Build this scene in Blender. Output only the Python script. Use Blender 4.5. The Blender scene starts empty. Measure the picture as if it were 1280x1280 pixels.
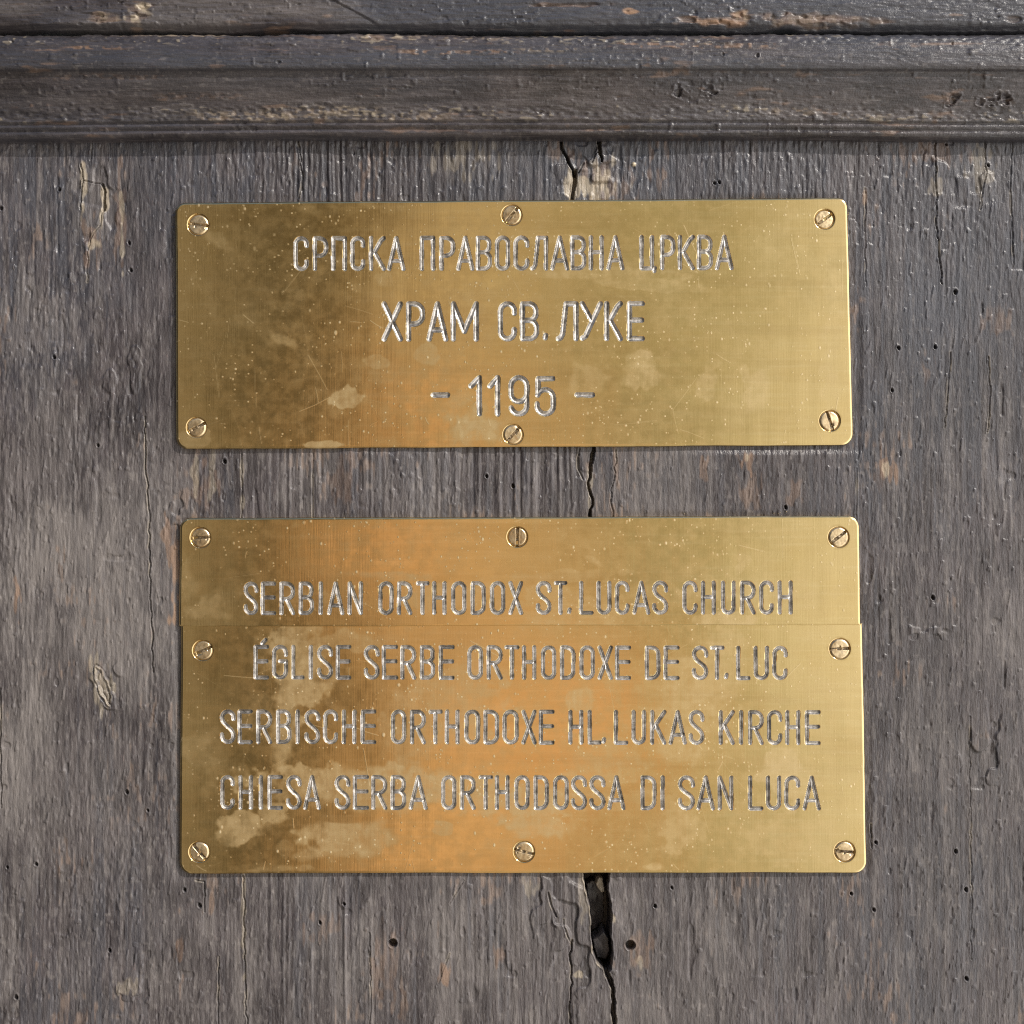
import bpy, math, random
import numpy as np

random.seed(7)
SC = bpy.context.scene
COL = SC.collection
R = math.radians

# ------------------------------------------------------------------ camera
S = 0.0003                    # metres of door per photo pixel (1280 px = 0.38 m)
F = 1833.0                    # focal length in photo pixels
D = F * S                     # distance of the camera from the door, 0.55 m
PITCH = R(2.45)               # the camera looks slightly up
cam_data = bpy.data.cameras.new('camera')
cam_data.sensor_width = 36.0
cam_data.lens = 36.0 * F / 1280.0
cam_data.clip_start = 0.01
cam_data.clip_end = 100.0
cam = bpy.data.objects.new('camera', cam_data)
COL.objects.link(cam)
cam.location = (0, -D, 0)
cam.rotation_euler = (R(90) + PITCH, 0, 0)
SC.camera = cam
SC.render.resolution_x = 1024
SC.render.resolution_y = 1024
SC.view_settings.view_transform = 'Standard'
SC.view_settings.look = 'None'
SC.view_settings.gamma = 1.0
SC.view_settings.use_curve_mapping = False
SC.view_settings.exposure = 0.35
SC.cycles.use_denoising = False      # keep the fine grain of the wood
SC.cycles.filter_width = 1.15

# ------------------------------------------------------------------ world + sun
SUN_AZ = R(52)                # to the right of the door's normal
SUN_EL = R(38)
sun_vec = (math.sin(SUN_AZ) * math.cos(SUN_EL), -math.cos(SUN_AZ) * math.cos(SUN_EL), math.sin(SUN_EL))
world = bpy.data.worlds.new('World')
SC.world = world
world.use_nodes = True
wn = world.node_tree.nodes
wl = world.node_tree.links
wn.clear()


def wmath(op, a, b=None, c=None):
    n = wn.new('ShaderNodeMath'); n.operation = op
    for i, x in enumerate((a, b, c)):
        if x is None:
            continue
        if isinstance(x, (int, float)):
            n.inputs[i].default_value = x
        else:
            wl.new(x, n.inputs[i])
    return n.outputs[0]


def wstep(x, lo, hi):
    n = wn.new('ShaderNodeMapRange'); n.interpolation_type = 'SMOOTHSTEP'
    wl.new(x, n.inputs[0])
    n.inputs[1].default_value = lo; n.inputs[2].default_value = hi
    n.inputs[3].default_value = 0.0; n.inputs[4].default_value = 1.0
    return n.outputs[0]


sky = wn.new('ShaderNodeTexSky')
sky.sky_type = 'NISHITA'
sky.sun_disc = False
sky.sun_elevation = SUN_EL
sky.sun_rotation = math.atan2(sun_vec[0], sun_vec[1])
bg_sky = wn.new('ShaderNodeBackground'); bg_sky.inputs[1].default_value = 0.11
wl.new(sky.outputs[0], bg_sky.inputs[0])
# stand-in for the unseen far side of the street, bands shaped for brass reflections
tc = wn.new('ShaderNodeTexCoord')
sep = wn.new('ShaderNodeSeparateXYZ'); wl.new(tc.outputs['Generated'], sep.inputs[0])
neg_y = wmath('MAXIMUM', wmath('MULTIPLY', sep.outputs[1], -1.0), 0.02)
yz = wmath('SQRT', wmath('ADD', wmath('MULTIPLY', sep.outputs[1], sep.outputs[1]), wmath('MULTIPLY', sep.outputs[2], sep.outputs[2])))
az = wmath('DIVIDE', sep.outputs[0], wmath('MAXIMUM', yz, 0.02))
el = wmath('DIVIDE', sep.outputs[2], neg_y)
ramp = wn.new('ShaderNodeValToRGB')
ramp.color_ramp.interpolation = 'EASE'
stops = [(-0.60, (0.05, 0.045, 0.04)), (-0.42, (0.10, 0.09, 0.08)), (-0.28, (0.34, 0.29, 0.22)), (-0.225, (0.32, 0.27, 0.20)),
         (-0.188, (0.105, 0.085, 0.055)), (-0.12, (0.11, 0.088, 0.056)), (-0.085, (0.24, 0.18, 0.115)), (-0.045, (0.60, 0.48, 0.33)),
         (-0.005, (0.58, 0.49, 0.34)), (0.04, (0.34, 0.29, 0.195)), (0.10, (0.40, 0.37, 0.255)), (0.16, (0.56, 0.52, 0.38)),
         (0.23, (0.86, 0.82, 0.70)), (0.42, (1.15, 1.10, 1.02)), (0.60, (1.9, 1.85, 1.8))]
cr = ramp.color_ramp
while len(cr.elements) > 1:
    cr.elements.remove(cr.elements[-1])
cr.elements[0].position = 0.0
cr.elements[0].color = (*stops[0][1], 1)
for p, c in stops[1:]:
    e = cr.elements.new((p + 0.6) / 1.2)
    e.color = (*c, 1)
wl.new(wmath('MULTIPLY_ADD', az, 1 / 1.2, 0.5), ramp.inputs[0])
# the orange thing mirrored in the plates, as patches placed for the reflections
m_or = wmath('MULTIPLY', wmath('MULTIPLY', wstep(az, -0.15, -0.055), wmath('SUBTRACT', 1.0, wstep(az, 0.01, 0.12))),
             wmath('SUBTRACT', 1.0, wstep(el, 0.02, 0.22)))
cmo = wn.new('ShaderNodeCombineXYZ')
wl.new(wmath('MULTIPLY', az, 16.0), cmo.inputs[0]); wl.new(wmath('MULTIPLY', el, 15.0), cmo.inputs[1])
wno = wn.new('ShaderNodeTexNoise'); wno.inputs['Scale'].default_value = 1.0; wno.inputs['Detail'].default_value = 2.0
wl.new(cmo.outputs[0], wno.inputs['Vector'])
def glow(ca, ce, ra, re):
    da = wmath('MULTIPLY', wmath('SUBTRACT', az, ca), 1 / ra); de = wmath('MULTIPLY', wmath('SUBTRACT', el, ce), 1 / re)
    r2 = wmath('ADD', wmath('MULTIPLY', da, da), wmath('MULTIPLY', de, de))
    return wmath('SUBTRACT', 1.0, wstep(r2, 0.05, 1.0))


m_or = wmath('MULTIPLY', wmath('MULTIPLY', m_or, 0.45), wstep(wno.outputs[0], 0.26, 0.54))
for g in (glow(-0.082, 0.02, 0.075, 0.075), glow(0.02, -0.115, 0.13, 0.10), glow(-0.05, 0.11, 0.06, 0.045), glow(-0.06, -0.20, 0.07, 0.05)):
    m_or = wmath('MAXIMUM', m_or, g)
mix_or = wn.new('ShaderNodeMix'); mix_or.data_type = 'RGBA'
wl.new(m_or, mix_or.inputs[0])
wl.new(ramp.outputs[0], mix_or.inputs[6])
mix_or.inputs[7].default_value = (0.78, 0.48, 0.28, 1)
bg_street = wn.new('ShaderNodeBackground'); bg_street.inputs[1].default_value = 1.0
cmb = wn.new('ShaderNodeCombineXYZ')
wl.new(wmath('MULTIPLY', az, 7.0), cmb.inputs[0]); wl.new(wmath('MULTIPLY', el, 34.0), cmb.inputs[1])
wnz = wn.new('ShaderNodeTexNoise'); wnz.inputs['Scale'].default_value = 1.0; wnz.inputs['Detail'].default_value = 2.0
wl.new(cmb.outputs[0], wnz.inputs['Vector'])
wl.new(wmath('MULTIPLY_ADD', wnz.outputs[0], 1.4, 0.30), bg_street.inputs[1])
wl.new(mix_or.outputs[2], bg_street.inputs[0])
horiz = wmath('SQRT', wmath('ADD', wmath('MULTIPLY', sep.outputs[0], sep.outputs[0]), wmath('MULTIPLY', sep.outputs[1], sep.outputs[1])))
el2 = wmath('DIVIDE', sep.outputs[2], wmath('MAXIMUM', horiz, 0.02))
m_st = wmath('MULTIPLY', wstep(wmath('MULTIPLY', sep.outputs[1], -1.0), 0.0, 0.15),
             wmath('SUBTRACT', 1.0, wstep(el2, 0.45, 0.70)))
mixw = wn.new('ShaderNodeMixShader')
wl.new(m_st, mixw.inputs[0]); wl.new(bg_sky.outputs[0], mixw.inputs[1]); wl.new(bg_street.outputs[0], mixw.inputs[2])
wo = wn.new('ShaderNodeOutputWorld'); wl.new(mixw.outputs[0], wo.inputs[0])

sun_data = bpy.data.lights.new('sun', 'SUN')
sun_data.energy = 3.6
sun_data.angle = R(1.2)
sun_data.color = (1.0, 0.94, 0.85)
sun = bpy.data.objects.new('sun', sun_data)
COL.objects.link(sun)
sun.location = (1, -1, 1)
import mathutils
sun.rotation_euler = mathutils.Vector(sun_vec).to_track_quat('Z', 'Y').to_euler()


# ------------------------------------------------------------------ helpers
def plane_point(u, v, h):
    """photo coordinates (1280 px) -> real X, Z on the plane h pixels in front of the door panel"""
    x = (u - 640.0) / F
    y = -(v - 640.0) / F
    c, s = math.cos(PITCH), math.sin(PITCH)
    t = (D - h * S) / (c - y * s)
    return x * t, t * (s + y * c)


def hash_grid(ix, iy, seed):
    n = (ix.astype(np.int64) * 374761393 + iy.astype(np.int64) * 668265263 + seed * 974634533) & 0xFFFFFFFF
    n = ((n ^ (n >> 13)) * 1274126177) & 0xFFFFFFFF
    n = ((n ^ (n >> 16)) * 2246822519) & 0xFFFFFFFF
    return ((n ^ (n >> 15)) & 0xFFFFFF).astype(np.float32) / float(0xFFFFFF)


def noise(u, v, pu, pv, seed):
    """value noise in -1..1 with cell pu x pv"""
    a = np.asarray(u, np.float32) / pu + seed * 0.37
    b = np.asarray(v, np.float32) / pv + seed * 0.61
    ia = np.floor(a); ib = np.floor(b)
    fa = a - ia; fb = b - ib
    ia = ia.astype(np.int64); ib = ib.astype(np.int64)
    fa = fa * fa * (3 - 2 * fa); fb = fb * fb * (3 - 2 * fb)
    n00 = hash_grid(ia, ib, seed); n10 = hash_grid(ia + 1, ib, seed)
    n01 = hash_grid(ia, ib + 1, seed); n11 = hash_grid(ia + 1, ib + 1, seed)
    return ((n00 * (1 - fa) + n10 * fa) * (1 - fb) + (n01 * (1 - fa) + n11 * fa) * fb) * 2 - 1


def fbm(u, v, pu, pv, seed, octv=3):
    r = 0; a = 1.0; t = 0
    for k in range(octv):
        r = r + a * noise(u, v, pu / 2 ** k, pv / 2 ** k, seed + 17 * k)
        t += a; a *= 0.55
    return r / t


def sstep(x, lo, hi):
    t = np.clip((x - lo) / (hi - lo), 0, 1)
    return t * t * (3 - 2 * t)


def seg_dist(u, v, x0, y0, x1, y1):
    dx, dy = x1 - x0, y1 - y0
    l2 = dx * dx + dy * dy + 1e-9
    t = np.clip(((u - x0) * dx + (v - y0) * dy) / l2, 0, 1)
    return np.hypot(u - x0 - t * dx, v - y0 - t * dy), t


def poly_dist(u, v, pts):
    d = np.full(np.shape(u), 1e6, np.float32)
    for (x0, y0), (x1, y1) in zip(pts[:-1], pts[1:]):
        d = np.minimum(d, seg_dist(u, v, x0, y0, x1, y1)[0])
    return d


def inside(u, v, pts):
    r = np.zeros(np.shape(u), bool)
    n = len(pts)
    for i in range(n):
        x0, y0 = pts[i]; x1, y1 = pts[(i + 1) % n]
        if y0 == y1:
            continue
        c = ((y0 > v) != (y1 > v)) & (u < (x1 - x0) * (v - y0) / (y1 - y0) + x0)
        r ^= c
    return r


def window(us, vs, x0, y0, x1, y1):
    """index window of a tensor grid (us, vs sorted)"""
    i0, i1 = np.searchsorted(us, [x0, x1]); j0, j1 = np.searchsorted(vs, [y0, y1])
    return slice(j0, j1), slice(i0, i1)


def make_mesh(name, verts, quads, mat, parent=None, attrs=None, loc=(0, 0, 0)):
    me = bpy.data.meshes.new(name)
    verts = np.asarray(verts, np.float32) - np.asarray(loc, np.float32)
    quads = np.asarray(quads, np.int32)
    me.vertices.add(len(verts)); me.vertices.foreach_set('co', verts.ravel())
    me.loops.add(quads.size); me.loops.foreach_set('vertex_index', quads.ravel())
    me.polygons.add(len(quads)); me.polygons.foreach_set('loop_start', np.arange(0, quads.size, 4, dtype=np.int32))
    me.update(calc_edges=True)
    me.shade_smooth()
    for k, a in (attrs or {}).items():
        if a.ndim == 1:
            at = me.attributes.new(k, 'FLOAT', 'POINT'); at.data.foreach_set('value', a.astype(np.float32))
        else:
            at = me.attributes.new(k, 'FLOAT_COLOR', 'POINT'); at.data.foreach_set('color', a.astype(np.float32).ravel())
    me.materials.append(mat)
    o = bpy.data.objects.new(name, me)
    COL.objects.link(o)
    if parent:
        o.parent = parent
    return o


def grid_quads(nv, nu):
    i = np.arange(nv * nu, dtype=np.int32).reshape(nv, nu)
    return np.stack([i[:-1, :-1], i[1:, :-1], i[1:, 1:], i[:-1, 1:]], -1).reshape(-1, 4)


def thing(name, label, cat, loc, group=None):
    o = bpy.data.objects.new(name, None)
    COL.objects.link(o)
    o.empty_display_size = 0.02
    o.location = loc
    o['label'] = label; o['category'] = cat
    if group:
        o['group'] = group
    return o


# ------------------------------------------------------------------ materials
class Nodes:
    def __init__(self, name):
        self.m = bpy.data.materials.new(name)
        self.m.use_nodes = True
        self.n = self.m.node_tree.nodes; self.l = self.m.node_tree.links
        self.b = self.n['Principled BSDF']

    def put(self, sock, x):
        if isinstance(x, (int, float)):
            sock.default_value = x
        elif isinstance(x, tuple):
            sock.default_value = (*x, 1.0)[:4]
        else:
            self.l.new(x, sock)

    def mix(self, f, a, b):
        n = self.n.new('ShaderNodeMix'); n.data_type = 'RGBA'
        self.put(n.inputs[0], f); self.put(n.inputs[6], a); self.put(n.inputs[7], b)
        return n.outputs[2]

    def math(self, op, a, b=0.0, c=None, clamp=False):
        n = self.n.new('ShaderNodeMath'); n.operation = op; n.use_clamp = clamp
        self.put(n.inputs[0], a); self.put(n.inputs[1], b)
        if c is not None:
            self.put(n.inputs[2], c)
        return n.outputs[0]

    def step(self, x, lo, hi, a=0.0, b=1.0):
        n = self.n.new('ShaderNodeMapRange'); n.interpolation_type = 'SMOOTHSTEP'
        self.put(n.inputs[0], x); n.inputs[1].default_value = lo; n.inputs[2].default_value = hi
        n.inputs[3].default_value = a; n.inputs[4].default_value = b
        return n.outputs[0]

    def coords(self, scale=(1, 1, 1)):
        t = self.n.new('ShaderNodeTexCoord'); m = self.n.new('ShaderNodeMapping')
        m.inputs['Scale'].default_value = scale
        self.l.new(t.outputs['Object'], m.inputs[0])
        return m.outputs[0]

    def tex(self, vec, scale, detail=3.0, rough=0.55):
        n = self.n.new('ShaderNodeTexNoise')
        n.inputs['Scale'].default_value = scale; n.inputs['Detail'].default_value = detail
        n.inputs['Roughness'].default_value = rough
        self.l.new(vec, n.inputs['Vector'])
        return n.outputs[0]

    def vor(self, vec, scale):
        n = self.n.new('ShaderNodeTexVoronoi'); n.inputs['Scale'].default_value = scale
        self.l.new(vec, n.inputs['Vector'])
        return n.outputs['Distance'], n.outputs['Color']

    def attr(self, name):
        n = self.n.new('ShaderNodeAttribute'); n.attribute_name = name
        return n

    def bump(self, h, dist, strength=1.0):
        n = self.n.new('ShaderNodeBump'); n.inputs['Distance'].default_value = dist; n.inputs['Strength'].default_value = strength
        self.l.new(h, n.inputs['Height'])
        return n.outputs[0]


def wood_material(name, along, k):
    """dark weathered paint on old wood; grain runs along 'x' or 'z'"""
    w = Nodes(name)
    sc = (1, 1, 0.16) if along == 'z' else (0.1, 1, 1)
    c1 = w.coords(sc)
    c0 = w.coords()
    a = w.attr('mask')
    sepc = w.n.new('ShaderNodeSeparateColor'); w.l.new(a.outputs['Color'], sepc.inputs[0])
    bare, worn_pale, blue = sepc.outputs[0], sepc.outputs[1], sepc.outputs[2]
    cream = a.outputs['Alpha']
    g1 = w.tex(c1, 420, 4, 0.6)
    g2 = w.tex(c0, 60, 4, 0.6)
    g3 = w.tex(c1, 1700, 3, 0.65)
    g4 = w.tex(c0, 1300, 3, 0.6)
    base = w.mix(w.step(g2, 0.35, 0.68), (0.032 * k, 0.0275 * k, 0.030 * k), (0.061 * k, 0.0525 * k, 0.056 * k))
    base = w.mix(w.step(g1, 0.42, 0.72), base, (0.092 * k, 0.080 * k, 0.083 * k))
    base = w.mix(w.math('MULTIPLY', blue, 0.75), base, (0.054 * k, 0.058 * k, 0.072 * k))
    g5 = w.tex(w.coords((1, 1, 0.35) if along == 'z' else (0.35, 1, 1)), 17, 3, 0.55)
    base = w.mix(w.step(g5, 0.30, 0.58, 0.55, 0.0), base, (0.024 * k, 0.021 * k, 0.023 * k))
    worn_palef = w.math('MULTIPLY', worn_pale, w.step(g1, 0.25, 0.62, 0.35, 1.0), clamp=True)
    base = w.mix(worn_palef, base, (0.150 * k, 0.133 * k, 0.125 * k))
    pinkf = w.math('MULTIPLY', w.step(g3, 0.60, 0.74), w.step(g2, 0.45, 0.62), clamp=True)
    base = w.mix(w.math('MULTIPLY', pinkf, 0.22), base, (0.24, 0.15, 0.13))
    bf = w.math('MULTIPLY', bare, w.step(g1, 0.30, 0.58, 0.25, 1.0), clamp=True)
    base = w.mix(bf, base, w.mix(g2, (0.17, 0.085, 0.048), (0.36, 0.22, 0.12)))
    base = w.mix(w.math('MULTIPLY', cream, w.step(g3, 0.25, 0.6, 0.5, 1.0), clamp=True), base, (0.50, 0.42, 0.30))
    w.put(w.b.inputs['Base Color'], base)
    w.put(w.b.inputs['Roughness'], w.step(w.math('ADD', w.math('ADD', worn_pale, bare), w.math('MULTIPLY', g2, 0.4)), 0.1, 1.2, 0.28, 0.66))
    w.put(w.b.inputs['Specular IOR Level'], 0.5)
    w.put(w.b.inputs['Normal'], w.bump(w.math('ADD', w.math('MULTIPLY', g3, 1.1), w.math('ADD', w.math('MULTIPLY', g1, 0.9), w.math('MULTIPLY', g4, 0.5))), 0.00020, 1.0))
    return w.m


def brass_material():
    w = Nodes('aged_brass')
    c0 = w.coords()
    cv = w.coords((1, 1, 0.03))
    ch = w.coords((0.05, 1, 1))
    a = w.attr('mask')
    sepc = w.n.new('ShaderNodeSeparateColor'); w.l.new(a.outputs['Color'], sepc.inputs[0])
    dull, spot, tarn = sepc.outputs[0], sepc.outputs[1], sepc.outputs[2]
    scr = a.outputs['Alpha']
    n1 = w.tex(c0, 38, 5, 0.62)
    n2 = w.tex(c0, 260, 4, 0.6)
    n3 = w.tex(c0, 55, 4, 0.7)
    brush_v = w.tex(cv, 1500, 2, 0.6)
    brush_h = w.tex(ch, 700, 3, 0.6)
    vd, vc = w.vor(c0, 210)
    vs = w.n.new('ShaderNodeSeparateColor'); w.l.new(vc, vs.inputs[0])
    speck = w.math('MULTIPLY', w.step(vd, 0.03, 0.13, 1.0, 0.0), w.math('MULTIPLY', w.step(vs.outputs[0], 0.50, 0.80), w.step(n3, 0.46, 0.62)), clamp=True)
    vd2, vc2 = w.vor(c0, 620)
    vs2 = w.n.new('ShaderNodeSeparateColor'); w.l.new(vc2, vs2.inputs[0])
    speck2 = w.math('MULTIPLY', w.step(vd2, 0.10, 0.28, 1.0, 0.0), w.math('MULTIPLY', w.step(vs2.outputs[0], 0.62, 0.85), w.step(n3, 0.42, 0.60)), clamp=True)
    base = w.mix(w.step(n1, 0.30, 0.70), (0.665, 0.505, 0.25), (0.69, 0.535, 0.28))
    base = w.mix(w.math('MULTIPLY', tarn, 0.7), base, (0.42, 0.29, 0.13))
    base = w.mix(w.step(brush_h, 0.45, 0.75, 0.0, 0.25), base, (0.80, 0.66, 0.40))
    df = w.math('MULTIPLY', dull, w.step(n2, 0.25, 0.6, 0.6, 1.0), clamp=True)
    allspot = w.math('MAXIMUM', w.math('MAXIMUM', spot, w.math('MULTIPLY', speck, 0.75)), w.math('MAXIMUM', w.math('MULTIPLY', speck2, 0.55), scr))
    base = w.mix(w.math('MULTIPLY', df, 0.6), base, (0.52, 0.43, 0.28))
    base = w.mix(w.math('MULTIPLY', allspot, 0.8, clamp=True), base, (0.74, 0.64, 0.46))
    w.put(w.b.inputs['Base Color'], base)
    met = w.math('SUBTRACT', 1.0, w.math('ADD', w.math('MULTIPLY', df, 0.42), w.math('MULTIPLY', allspot, 0.5)), clamp=True)
    w.put(w.b.inputs['Metallic'], met)
    rg = w.math('ADD', w.step(n2, 0.3, 0.7, 0.12, 0.19), w.math('MULTIPLY', df, 0.24))
    w.put(w.b.inputs['Roughness'], w.math('ADD', rg, w.math('MULTIPLY', allspot, 0.2), clamp=True))
    h = w.math('ADD', w.math('MULTIPLY', brush_v, 0.45), w.math('MULTIPLY', brush_h, 0.12))
    h = w.math('ADD', h, w.math('MULTIPLY', allspot, 2.0))
    h = w.math('ADD', h, w.math('MULTIPLY', n2, 0.6))
    w.put(w.b.inputs['Normal'], w.bump(h, 0.00002, 0.8))
    return w.m


def groove_material():
    w = Nodes('engraved_metal')
    c0 = w.coords()
    n1 = w.tex(c0, 900, 4, 0.65)
    n2 = w.tex(c0, 330, 3, 0.6)
    base = w.mix(w.step(n1, 0.38, 0.62), (0.47, 0.45, 0.42), (0.66, 0.63, 0.60))
    base = w.mix(w.step(n2, 0.46, 0.62, 0.05, 0.55), base, (0.09, 0.08, 0.07))
    w.put(w.b.inputs['Base Color'], base)
    w.put(w.b.inputs['Metallic'], 0.9)
    w.put(w.b.inputs['Roughness'], w.step(n1, 0.3, 0.7, 0.37, 0.47))
    w.put(w.b.inputs['Normal'], w.bump(n1, 0.000012, 0.5))
    return w.m


def screw_material():
    w = Nodes('screw_brass')
    c0 = w.coords()
    n1 = w.tex(c0, 300, 4, 0.6)
    n2 = w.tex(c0, 1600, 3, 0.6)
    base = w.mix(w.step(n1, 0.35, 0.65), (0.54, 0.41, 0.25), (0.66, 0.53, 0.34))
    d = w.attr('grime')
    base = w.mix(w.math('MULTIPLY', d.outputs['Fac'], 0.8), base, (0.10, 0.075, 0.05))
    w.put(w.b.inputs['Base Color'], base)
    w.put(w.b.inputs['Metallic'], w.math('SUBTRACT', 0.95, w.math('MULTIPLY', d.outputs['Fac'], 0.7)))
    w.put(w.b.inputs['Roughness'], w.step(n1, 0.3, 0.7, 0.27, 0.42))
    w.put(w.b.inputs['Normal'], w.bump(n2, 0.00004, 0.7))
    return w.m


M_WOODV = wood_material('weathered_wood_upright', 'z', 1.0)
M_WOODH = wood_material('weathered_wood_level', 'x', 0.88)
M_BRASS = brass_material()
M_GROOVE = groove_material()
M_SCREW = screw_material()

# ------------------------------------------------------------------ the door panel
X0, X1 = -420, 1700


def axis(lo, flo, fhi, hi, fine, coarse):
    return np.concatenate([np.arange(lo, flo, coarse), np.arange(flo, fhi, fine), np.arange(fhi, hi + 0.01, coarse)]).astype(np.float32)


CRACKS = [  # points, half width, depth, raggedness
    ([(701, 150), (701.6, 164), (702.5, 184), (710.6, 203), (718, 215)], 1.3, 14, 0.7),
    ([(718, 214), (719, 226), (715, 249), (714, 262)], 2.4, 16, 0.8),
    ([(748, 150), (748.5, 164), (749.3, 176), (751.4, 189), (752.3, 201)], 1.8, 14, 0.8),
    ([(750, 187), (744, 193), (739, 203)], 0.9, 5, 0.6),
    ([(729.5, 203), (726, 209), (722.6, 215)], 1.1, 7, 0.6),
    ([(742, 555), (742, 565), (738, 590), (736.5, 604), (740, 625), (738, 655)], 1.7, 14, 1.2),
    ([(723, 560), (722, 580), (729, 600)], 0.8, 4, 0.8),
    ([(770, 562), (767, 600), (764, 625), (765, 655)], 0.9, 5, 1.0),
    ([(757, 1210), (760, 1221), (765.5, 1236), (766.6, 1256), (767.7, 1280), (764, 1330), (769, 1420), (766, 1600)], 2.3, 22, 1.2),
    ([(714, 1176), (715, 1210), (711, 1262), (714, 1285), (716, 1400)], 1.2, 10, 1.0),
    ([(706, 1150), (707, 1165), (714, 1178)], 0.8, 4, 0.8),
    ([(685.6, 1116), (689, 1130), (694, 1146)], 1.2, 6, 0.8),
    ([(101, 205), (103, 224), (101, 240), (101, 262)], 1.0, 6, 0.7),
    ([(103, 225), (115, 228), (127, 229)], 0.9, 4, 0.7),
    ([(127, 230), (130, 240), (129, 262)], 1.6, 9, 0.6),
    ([(129, 262), (126, 280), (112, 300), (109, 312), (109, 352)], 0.7, 3, 0.8),
    ([(113, 165), (114, 185), (113, 200)], 0.8, 4, 0.6),
    ([(180, 520), (181, 572), (186, 629), (187, 715), (191, 840)], 0.9, 6, 0.8),
    ([(274, 1195), (273, 1240), (274, 1330)], 0.8, 4, 0.5),
    ([(304, 1095), (305, 1150), (306, 1200), (309, 1280), (308, 1400)], 1.0, 5, 0.9),
    ([(462, 1166), (463, 1220), (462, 1330)], 0.6, 3, 0.5),
    ([(302, 566), (302, 648)], 0.8, 4, 0.4),
    ([(391, 566), (391, 648)], 0.6, 3, 0.4),
    ([(1070, 585), (1071, 620), (1070, 660)], 0.6, 2.5, 0.4),
    ([(1170.8, 170), (1169, 220), (1172, 284), (1177, 355)], 0.9, 6, 0.9),
    ([(1082, 235), (1081, 300), (1082, 358)], 0.6, 2.5, 0.5),
    ([(374, 165), (372, 190), (377, 215), (375, 248)], 0.9, 4, 1.0),
    ([(1, 860), (0, 910), (2, 1010)], 0.9, 5, 0.6),
    ([(1213, 895), (1213, 990), (1215, 1100), (1214, 1200)], 0.6, 2.5, 0.5),
    ([(1089, 1030), (1090, 1060)], 0.9, 5, 0.4),
    ([(1266, 170), (1264, 240), (1268, 330)], 0.7, 3.5, 0.6),
    ([(1231, 175), (1233, 215), (1226, 262)], 0.7, 3.5, 0.6),
    ([(1237, 445), (1238, 500), (1235, 540)], 0.8, 3, 0.6),
    ([(1188, 440), (1186, 490), (1181, 535)], 0.8, 3, 0.6),
    ([(562, 1130), (580, 1100)], 0.4, 1.5, 0.2), ([(548, 1230), (562, 1192)], 0.4, 1.5, 0.2),
    ([(245, 1100), (256, 1102), (256, 1140)], 0.7, 4, 0.4),
]
HOLES = [(73.5, 236, 2.6), (161, 303.6, 2.4), (163, 337, 2.6), (67.5, 446, 2.6), (122, 556, 2.3), (159, 990, 2.8), (45, 1080, 2.6),
         (137, 1188, 3.0), (20, 1246, 3.2), (9, 1084, 2.0), (231, 1112, 2.6), (1194.5, 364.5, 3.2), (1123, 435, 2.6), (1169, 433, 2.6),
         (1114.5, 487.6, 2.0), (1166, 747, 2.6), (1195, 1064, 2.8), (1208, 1112, 2.8), (1208, 1223, 2.8), (1064, 1117, 2.4),
         (1092, 1137, 2.2), (1095, 1053, 2.2), (491, 1179, 5.2), (249.6, 1131.7, 3.2), (400, 1153, 2.4), (788, 1182, 6.0),
         (819, 1133, 2.3), (281, 576.6, 2.8), (641, 607, 2.6), (608, 595, 2.0), (982, 634, 2.4), (893, 229, 2.0), (899, 228, 2.0),
         (840, 1110, 2.0), (1, 260, 2.6), (430, 1130, 2.0), (185, 1013, 2.0), (1236, 206, 2.2), (1183, 180, 1.6), (250, 1071, 1.0)]
BIG_HOLE = [(728, 1080), (762.5, 1080), (762, 1092), (759.5, 1114), (763, 1130), (764.4, 1144), (763, 1168), (766, 1192), (764, 1212), (759, 1217),
            (755, 1212), (746, 1203), (742, 1190), (740, 1175), (739.5, 1150), (738, 1135), (733, 1114), (729.5, 1092)]


def wood_base(u, v):
    """fine relief of the upright grain, in photo pixels"""
    wv = 1.6 * noise(u, v, 60, 150, 3) + 0.5 * noise(u, v, 25, 60, 4)
    uu = u + wv
    streak = sstep(noise(u, v, 120, 150, 31), -0.25, 0.45)
    ridge_zone = sstep(u, 300, 400) * (1 - sstep(u, 690, 740)) * (0.35 + 0.65 * sstep(noise(u, v, 90, 110, 33), -0.6, 0.2))
    rf = 0.56 + 0.62 * (1 - sstep(v, 200, 420)) + 0.45 * (1 - sstep(u, 140, 330)) * sstep(v, 250, 400) + 0.3 * noise(u, v, 110, 160, 16)
    rf = 0.70 * np.clip(rf, 0.45, 1.4)
    h = rf * (0.40 * noise(uu, v, 2.9, 34, 5) * (0.5 + 0.7 * streak) + 0.26 * noise(uu, v, 2.2, 9, 6) + 0.26 * noise(uu, v, 3.4, 12, 17))
    chip = sstep(noise(u, v, 45, 70, 18) + 0.5 * noise(u, v, 140, 200, 19), 0.0, 0.7)
    h += chip * rf * 0.55 * noise(uu, v, 3.2, 7, 20)
    h += 0.72 * noise(uu, v, 3.2, 190, 8) * (ridge_zone + 0.26)
    h += 0.28 * fbm(u, v, 34, 90, 9, 2) * rf
    h += 2.6 * noise(u, v, 150, 260, 10)
    # small dents and flakes
    rough = sstep(noise(u, v, 80, 110, 14), -0.4, 0.5) * rf
    f = noise(uu, v, 6, 9, 11)
    h -= 1.0 * sstep(f, 0.62, 0.9) * rough
    f = noise(uu, v, 5, 22, 12)
    h -= 1.4 * sstep(f, 0.75, 0.92) * rough
    f = noise(uu + 0.15 * v, v, 3.6, 9, 13)
    h += 0.9 * sstep(f, 0.64, 0.9)
    f = noise(uu, v, 13, 26, 15)
    h -= 1.2 * sstep(f, 0.84, 0.94)
    return h


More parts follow.
